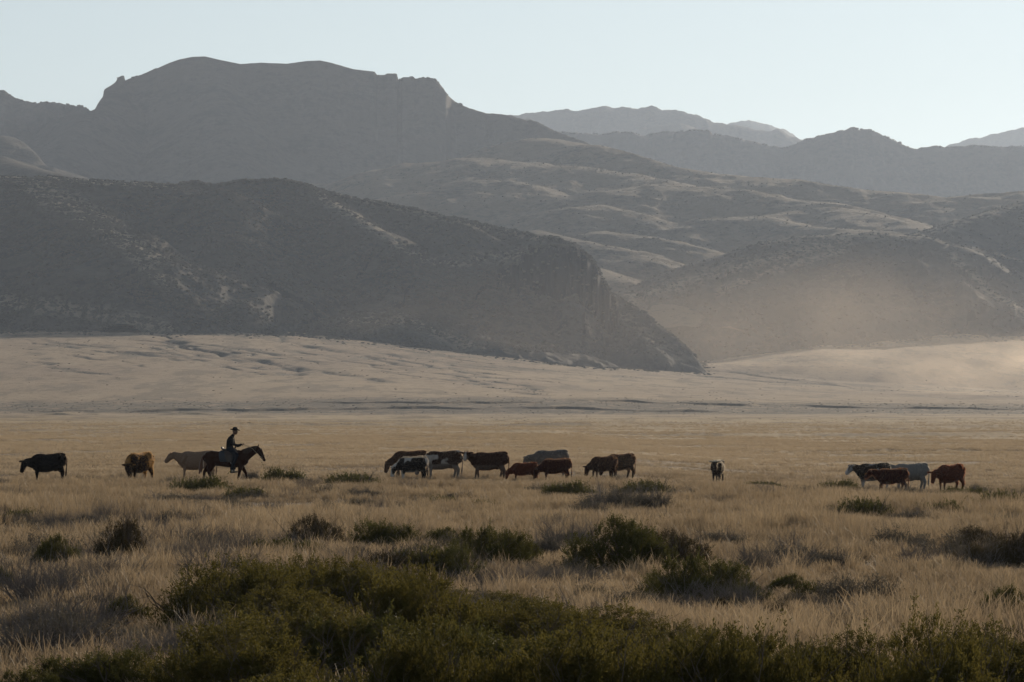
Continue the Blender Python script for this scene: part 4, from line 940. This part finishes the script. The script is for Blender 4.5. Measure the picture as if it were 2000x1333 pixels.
scatter('tall_grass', np.stack([x, y, z-.01], 1), np.stack([rs.normal(0, .10, len(x)), rs.normal(.06, .10, len(x)), rs.uniform(0, 6.28, len(x))], 1),
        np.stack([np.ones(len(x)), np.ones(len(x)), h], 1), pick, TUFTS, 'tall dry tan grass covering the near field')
x, y = band(180, 900, .9, rs); x2, y2 = band(150, 420, 2.2, rs); x = np.concatenate([x, x2]); y = np.concatenate([y, y2]); z, _ = ground_z(x, y)
k = rs.rand(len(x)) < np.clip(.55+1.6*fbm(x/14, y/22, 3, 80), .05, 1)*(1-.95*sstep(300, 880, y)); x, y, z = x[k], y[k], z[k]
scatter('short_grass', np.stack([x, y, z-.01], 1), np.stack([x*0, x*0, rs.uniform(0, 6.28, len(x))], 1), np.stack([np.full(len(x), 1.3)]*2+[rs.uniform(.3, .6, len(x))], 1),
        rs.randint(0, 4, len(x)), TUFTS_FAR, 'short golden grass on the plain behind the cattle')

# dry brush and weeds between the shrubs
rs = np.random.RandomState(44); x, y = band(46, 165, .26, rs); wgt = fbm(x/7, y/11, 3, 46)+.42*sstep(1, -5, x)*(1-sstep(100, 140, y))+.05
k = rs.rand(len(x)) < np.clip(wgt*1.9, 0, .9); x, y = x[k], y[k]; z, _ = ground_z(x, y); c = rs.uniform(.22, .62, len(x))*(1+.5*sstep(110, 70, y))
scatter('dry_brush', np.stack([x, y, z-.02], 1), np.stack([x*0, x*0, rs.uniform(0, 6.28, len(x))], 1), np.stack([c, c, c*rs.uniform(.8, 1.3, len(x))], 1), rs.randint(0, 6, len(x)),
        [PROTO[k_][q] for k_ in ('grey0', 'grey1', 'dead0') for q in (0, 1)], 'dry grey brown weeds and brush scattered through the grass')
# scrub on the hillsides
M_BUSH = hill_mat('hill_bush', (.050, .048, .034), (.10, .088, .060), sc=.02)
def bush(seed):
    bm = bmesh.new(); bmesh.ops.create_icosphere(bm, subdivisions=2, radius=1); r_ = random.Random(seed)
    for v in bm.verts: v.co = Vector((v.co.x, v.co.y, v.co.z*.75+.4))*r_.uniform(.72, 1.22)
    me = bpy.data.meshes.new('hill_bush'); bm.to_mesh(me); bm.free(); me.materials.append(M_BUSH); return me
BUSH = [bush(i) for i in range(5)]
def hill_scrub(G, n, name, label, size, lim, seed, mask=.0):
    X, Y, Z, PX = G; rs = np.random.RandomState(seed)
    ok = np.argwhere(Z > np.maximum(lim, 17)); s = ok[rs.randint(0, len(ok), n*3)]
    gx, gy, gz_ = X[s[:, 0], s[:, 1]], Y[s[:, 0], s[:, 1]], Z[s[:, 0], s[:, 1]]
    m = fbm(gx/70, gy/70, 4, seed) + .25 > rs.uniform(-.3, .6, len(gx))+mask
    gx, gy, gz_ = gx[m][:n], gy[m][:n], gz_[m][:n]; c = size*rs.uniform(.5, 1.5, len(gx))**1.4
    scatter(name, np.stack([gx+rs.uniform(-1.5, 1.5, len(gx)), gy, gz_-.2], 1), np.stack([gx*0, gx*0, rs.uniform(0, 6.28, len(gx))], 1), np.stack([c*1.2, c*1.2, c], 1), rs.randint(0, 5, len(gx)), BUSH, label)
rs = np.random.RandomState(97); n_ = 22000
y = np.sqrt(rs.uniform(620**2, 3100**2, n_)); x = rs.uniform(-.16, .16, n_)*y; z, b_ = ground_z(x, y)
k = rs.rand(n_) < np.clip(-.02+.8*b_+.40*fbm(x/60, y/40, 4, 99), 0, 1); x, y, z = x[k], y[k], z[k]; c = rs.uniform(.06, .20, len(x))*(.6+.7*sstep(900, 2200, y))
scatter('plain_scrub', np.stack([x, y, z], 1), np.stack([x*0, x*0, x], 1), np.stack([c*3.2, c*2.0, c*.8], 1), rs.randint(0, 5, len(x)), BUSH, 'small dark scrub and weeds dotted over the plain and fans')
hill_scrub(nearG, 42000, 'near_hill_scrub', 'dark scrub dotted over the nearest hill', .82, 40, 90)
hill_scrub(rightG, 15000, 'right_hill_scrub', 'dark scrub dotted over the right hill', .75, 45, 91)
hill_scrub(midG, 9000, 'rolling_hill_scrub', 'sparse scrub on the rolling hills', .5, 60, 92, .15)
# brush and rubble breaking up the line where the hills meet the plain
fp = []
for G, n_ in ((nearG, 5200), (rightG, 2600)):
    X, Y, Z, PX = G; zg, _ = ground_z(X.ravel(), Y.ravel()); ok = np.argwhere(np.abs(Z-zg.reshape(X.shape)) < 2.5); s_ = ok[rs.randint(0, len(ok), n_)] if len(ok) else ok
    xx = X[s_[:, 0], s_[:, 1]]+rs.normal(0, 3, len(s_)); yy = Y[s_[:, 0], s_[:, 1]]-np.abs(rs.normal(0, 22, len(s_))); keep_ = fbm(xx/45, yy/30, 3, 33) > -.12
    fp.append(np.stack([xx, yy], 1)[keep_])
fp = np.concatenate(fp); zf_, _ = ground_z(fp[:, 0], fp[:, 1]); c = rs.uniform(.25, .95, len(fp))**1.3
scatter('hill_foot_brush', np.stack([fp[:, 0], fp[:, 1], zf_-.1], 1), np.stack([c*0, c*0, fp[:, 0]], 1), np.stack([c*1.6, c*1.4, c*.8], 1), rs.randint(0, 5, len(fp)), BUSH, 'brush and rubble along the foot of the hills')
# larger bushes along the skyline of the nearest hill
rs = np.random.RandomState(95); kx = np.concatenate([rs.uniform(440, 620, 130), rs.uniform(620, 1120, 210), rs.uniform(330, 440, 30), rs.uniform(90, 330, 25)])
NA = np.array(NSKY, float); dd = np.interp(kx, NA[:, 0], NA[:, 2])-rs.uniform(0, 14, len(kx)); zz = CH+(HZ-np.interp(kx, NA[:, 0], NA[:, 1]))/F*dd-1.8
c = rs.uniform(.7, 2.1, len(kx)); scatter('skyline_bushes', np.stack([(kx-1000)/F*dd, dd, zz], 1), np.stack([kx*0, kx*0, kx], 1), np.stack([c*1.1, c*1.1, c], 1), rs.randint(0, 5, len(kx)), BUSH, 'bushes and small trees along the top of the nearest hill')
kx = np.concatenate([rs.uniform(-50, 180, 60), rs.uniform(700, 900, 24), rs.uniform(230, 320, 8)]); MA = np.array(MSKY, float)
kd = np.concatenate([rs.uniform(1060, 1560, 120), rs.uniform(1560, 2060, 150)]); DA = np.array(DSKY, float)
dd = np.concatenate([np.interp(kx, MA[:, 0], MA[:, 2]), np.interp(kd, DA[:, 0], DA[:, 2])]); rr_ = np.concatenate([np.interp(kx, MA[:, 0], MA[:, 1]), np.interp(kd, DA[:, 0], DA[:, 1])])
ka = np.concatenate([kx, kd]); c = rs.uniform(.8, 2.8, len(ka))
scatter('ridge_bushes', np.stack([(ka-1000)/F*dd, dd-rs.uniform(0, 10, len(ka)), CH+(HZ-rr_)/F*dd-2.0], 1), np.stack([ka*0, ka*0, ka], 1), np.stack([c*1.4, c*1.2, c], 1), rs.randint(0, 5, len(ka)), BUSH, 'rocks and bushes roughening the far skylines')
#@@OBJECTS@@

# ------------------------------------------------------------------ haze
def volume_box(name, lo, hi, mat):
    bm = bmesh.new(); bmesh.ops.create_cube(bm, size=1.0)
    for v in bm.verts: v.co = Vector([(lo[i]+hi[i])/2 + v.co[i]*(hi[i]-lo[i]) for i in range(3)])
    me = bpy.data.meshes.new(name); bm.to_mesh(me); bm.free(); return link(name, me, mat)
t = NT('haze'); pv = t.n('ShaderNodeVolumePrincipled')
pv.inputs['Color'].default_value = (.62, .755, .985, 1); pv.inputs['Density'].default_value = HAZE_DENSITY; pv.inputs['Anisotropy'].default_value = .45
t.t.links.new(pv.outputs[0], t.out.inputs[1])
hz = volume_box('haze', (-62000, -200, -6), (62000, 16500, 1150), t.m)
tag(hz, 'thin pale haze over the whole valley', kind='stuff')


# ------------------------------------------------------------------ drifting dust
def dust(name, c, r, dens, sc, label, lo=.42, hi=.75, power=1.5):
    t = NT(name); oc = t.coord('Object')
    ln = t.n('ShaderNodeVectorMath', operation='LENGTH'); t.set(ln.inputs[0], oc)
    fall = t.ramp(ln.outputs['Value'], 1.0, .15)
    n = t.noise(t.mapping(oc, sc), 1, 4, .55)
    f = t.math('MULTIPLY', t.math('POWER', fall, power), t.ramp(n, lo, hi))
    pv = t.n('ShaderNodeVolumePrincipled'); pv.inputs['Color'].default_value = (.95, .82, .68, 1); pv.inputs['Anisotropy'].default_value = .5
    t.set(pv.inputs['Density'], t.math('MULTIPLY', f, dens)); t.t.links.new(pv.outputs[0], t.out.inputs[1])
    bm = bmesh.new(); bmesh.ops.create_icosphere(bm, subdivisions=3, radius=1.0)
    me = bpy.data.meshes.new(name); bm.to_mesh(me); bm.free()
    o = link(name, me, t.m); o.location = c; o.scale = r; tag(o, label, kind='stuff'); return o
def at(px, py, d): return Vector(((px-1000)/F*d, d, CH+(HZ-py)/F*d))
dust('dust_plume', at(1960, 716, 2330), (150, 90, 30), .0062, (3.2, 2.6, 1.6), 'bright dust blowing along the foot of the right hand fan', .40, .70, 1.1)
dust('dust_cloud', at(1590, 645, 2900), (260, 110, 84), .0018, (2.2, 2.0, .9), 'brown dust cloud hanging in front of the right hill', .26, .70, 1.2)
dust('dust_veil', at(1160, 640, 2600), (300, 45, 64), .0013, (2.2, 1.6, .8), 'faint brown dust in front of the rocky bluff', .3, .7, 1.1)
dust('herd_dust', (1.5, 164, .6), (22, 9, 1.2), .0025, (2.2, 2.2, 1.2), 'thin dust kicked up around the feet of the herd', .3, .7, 1.0)
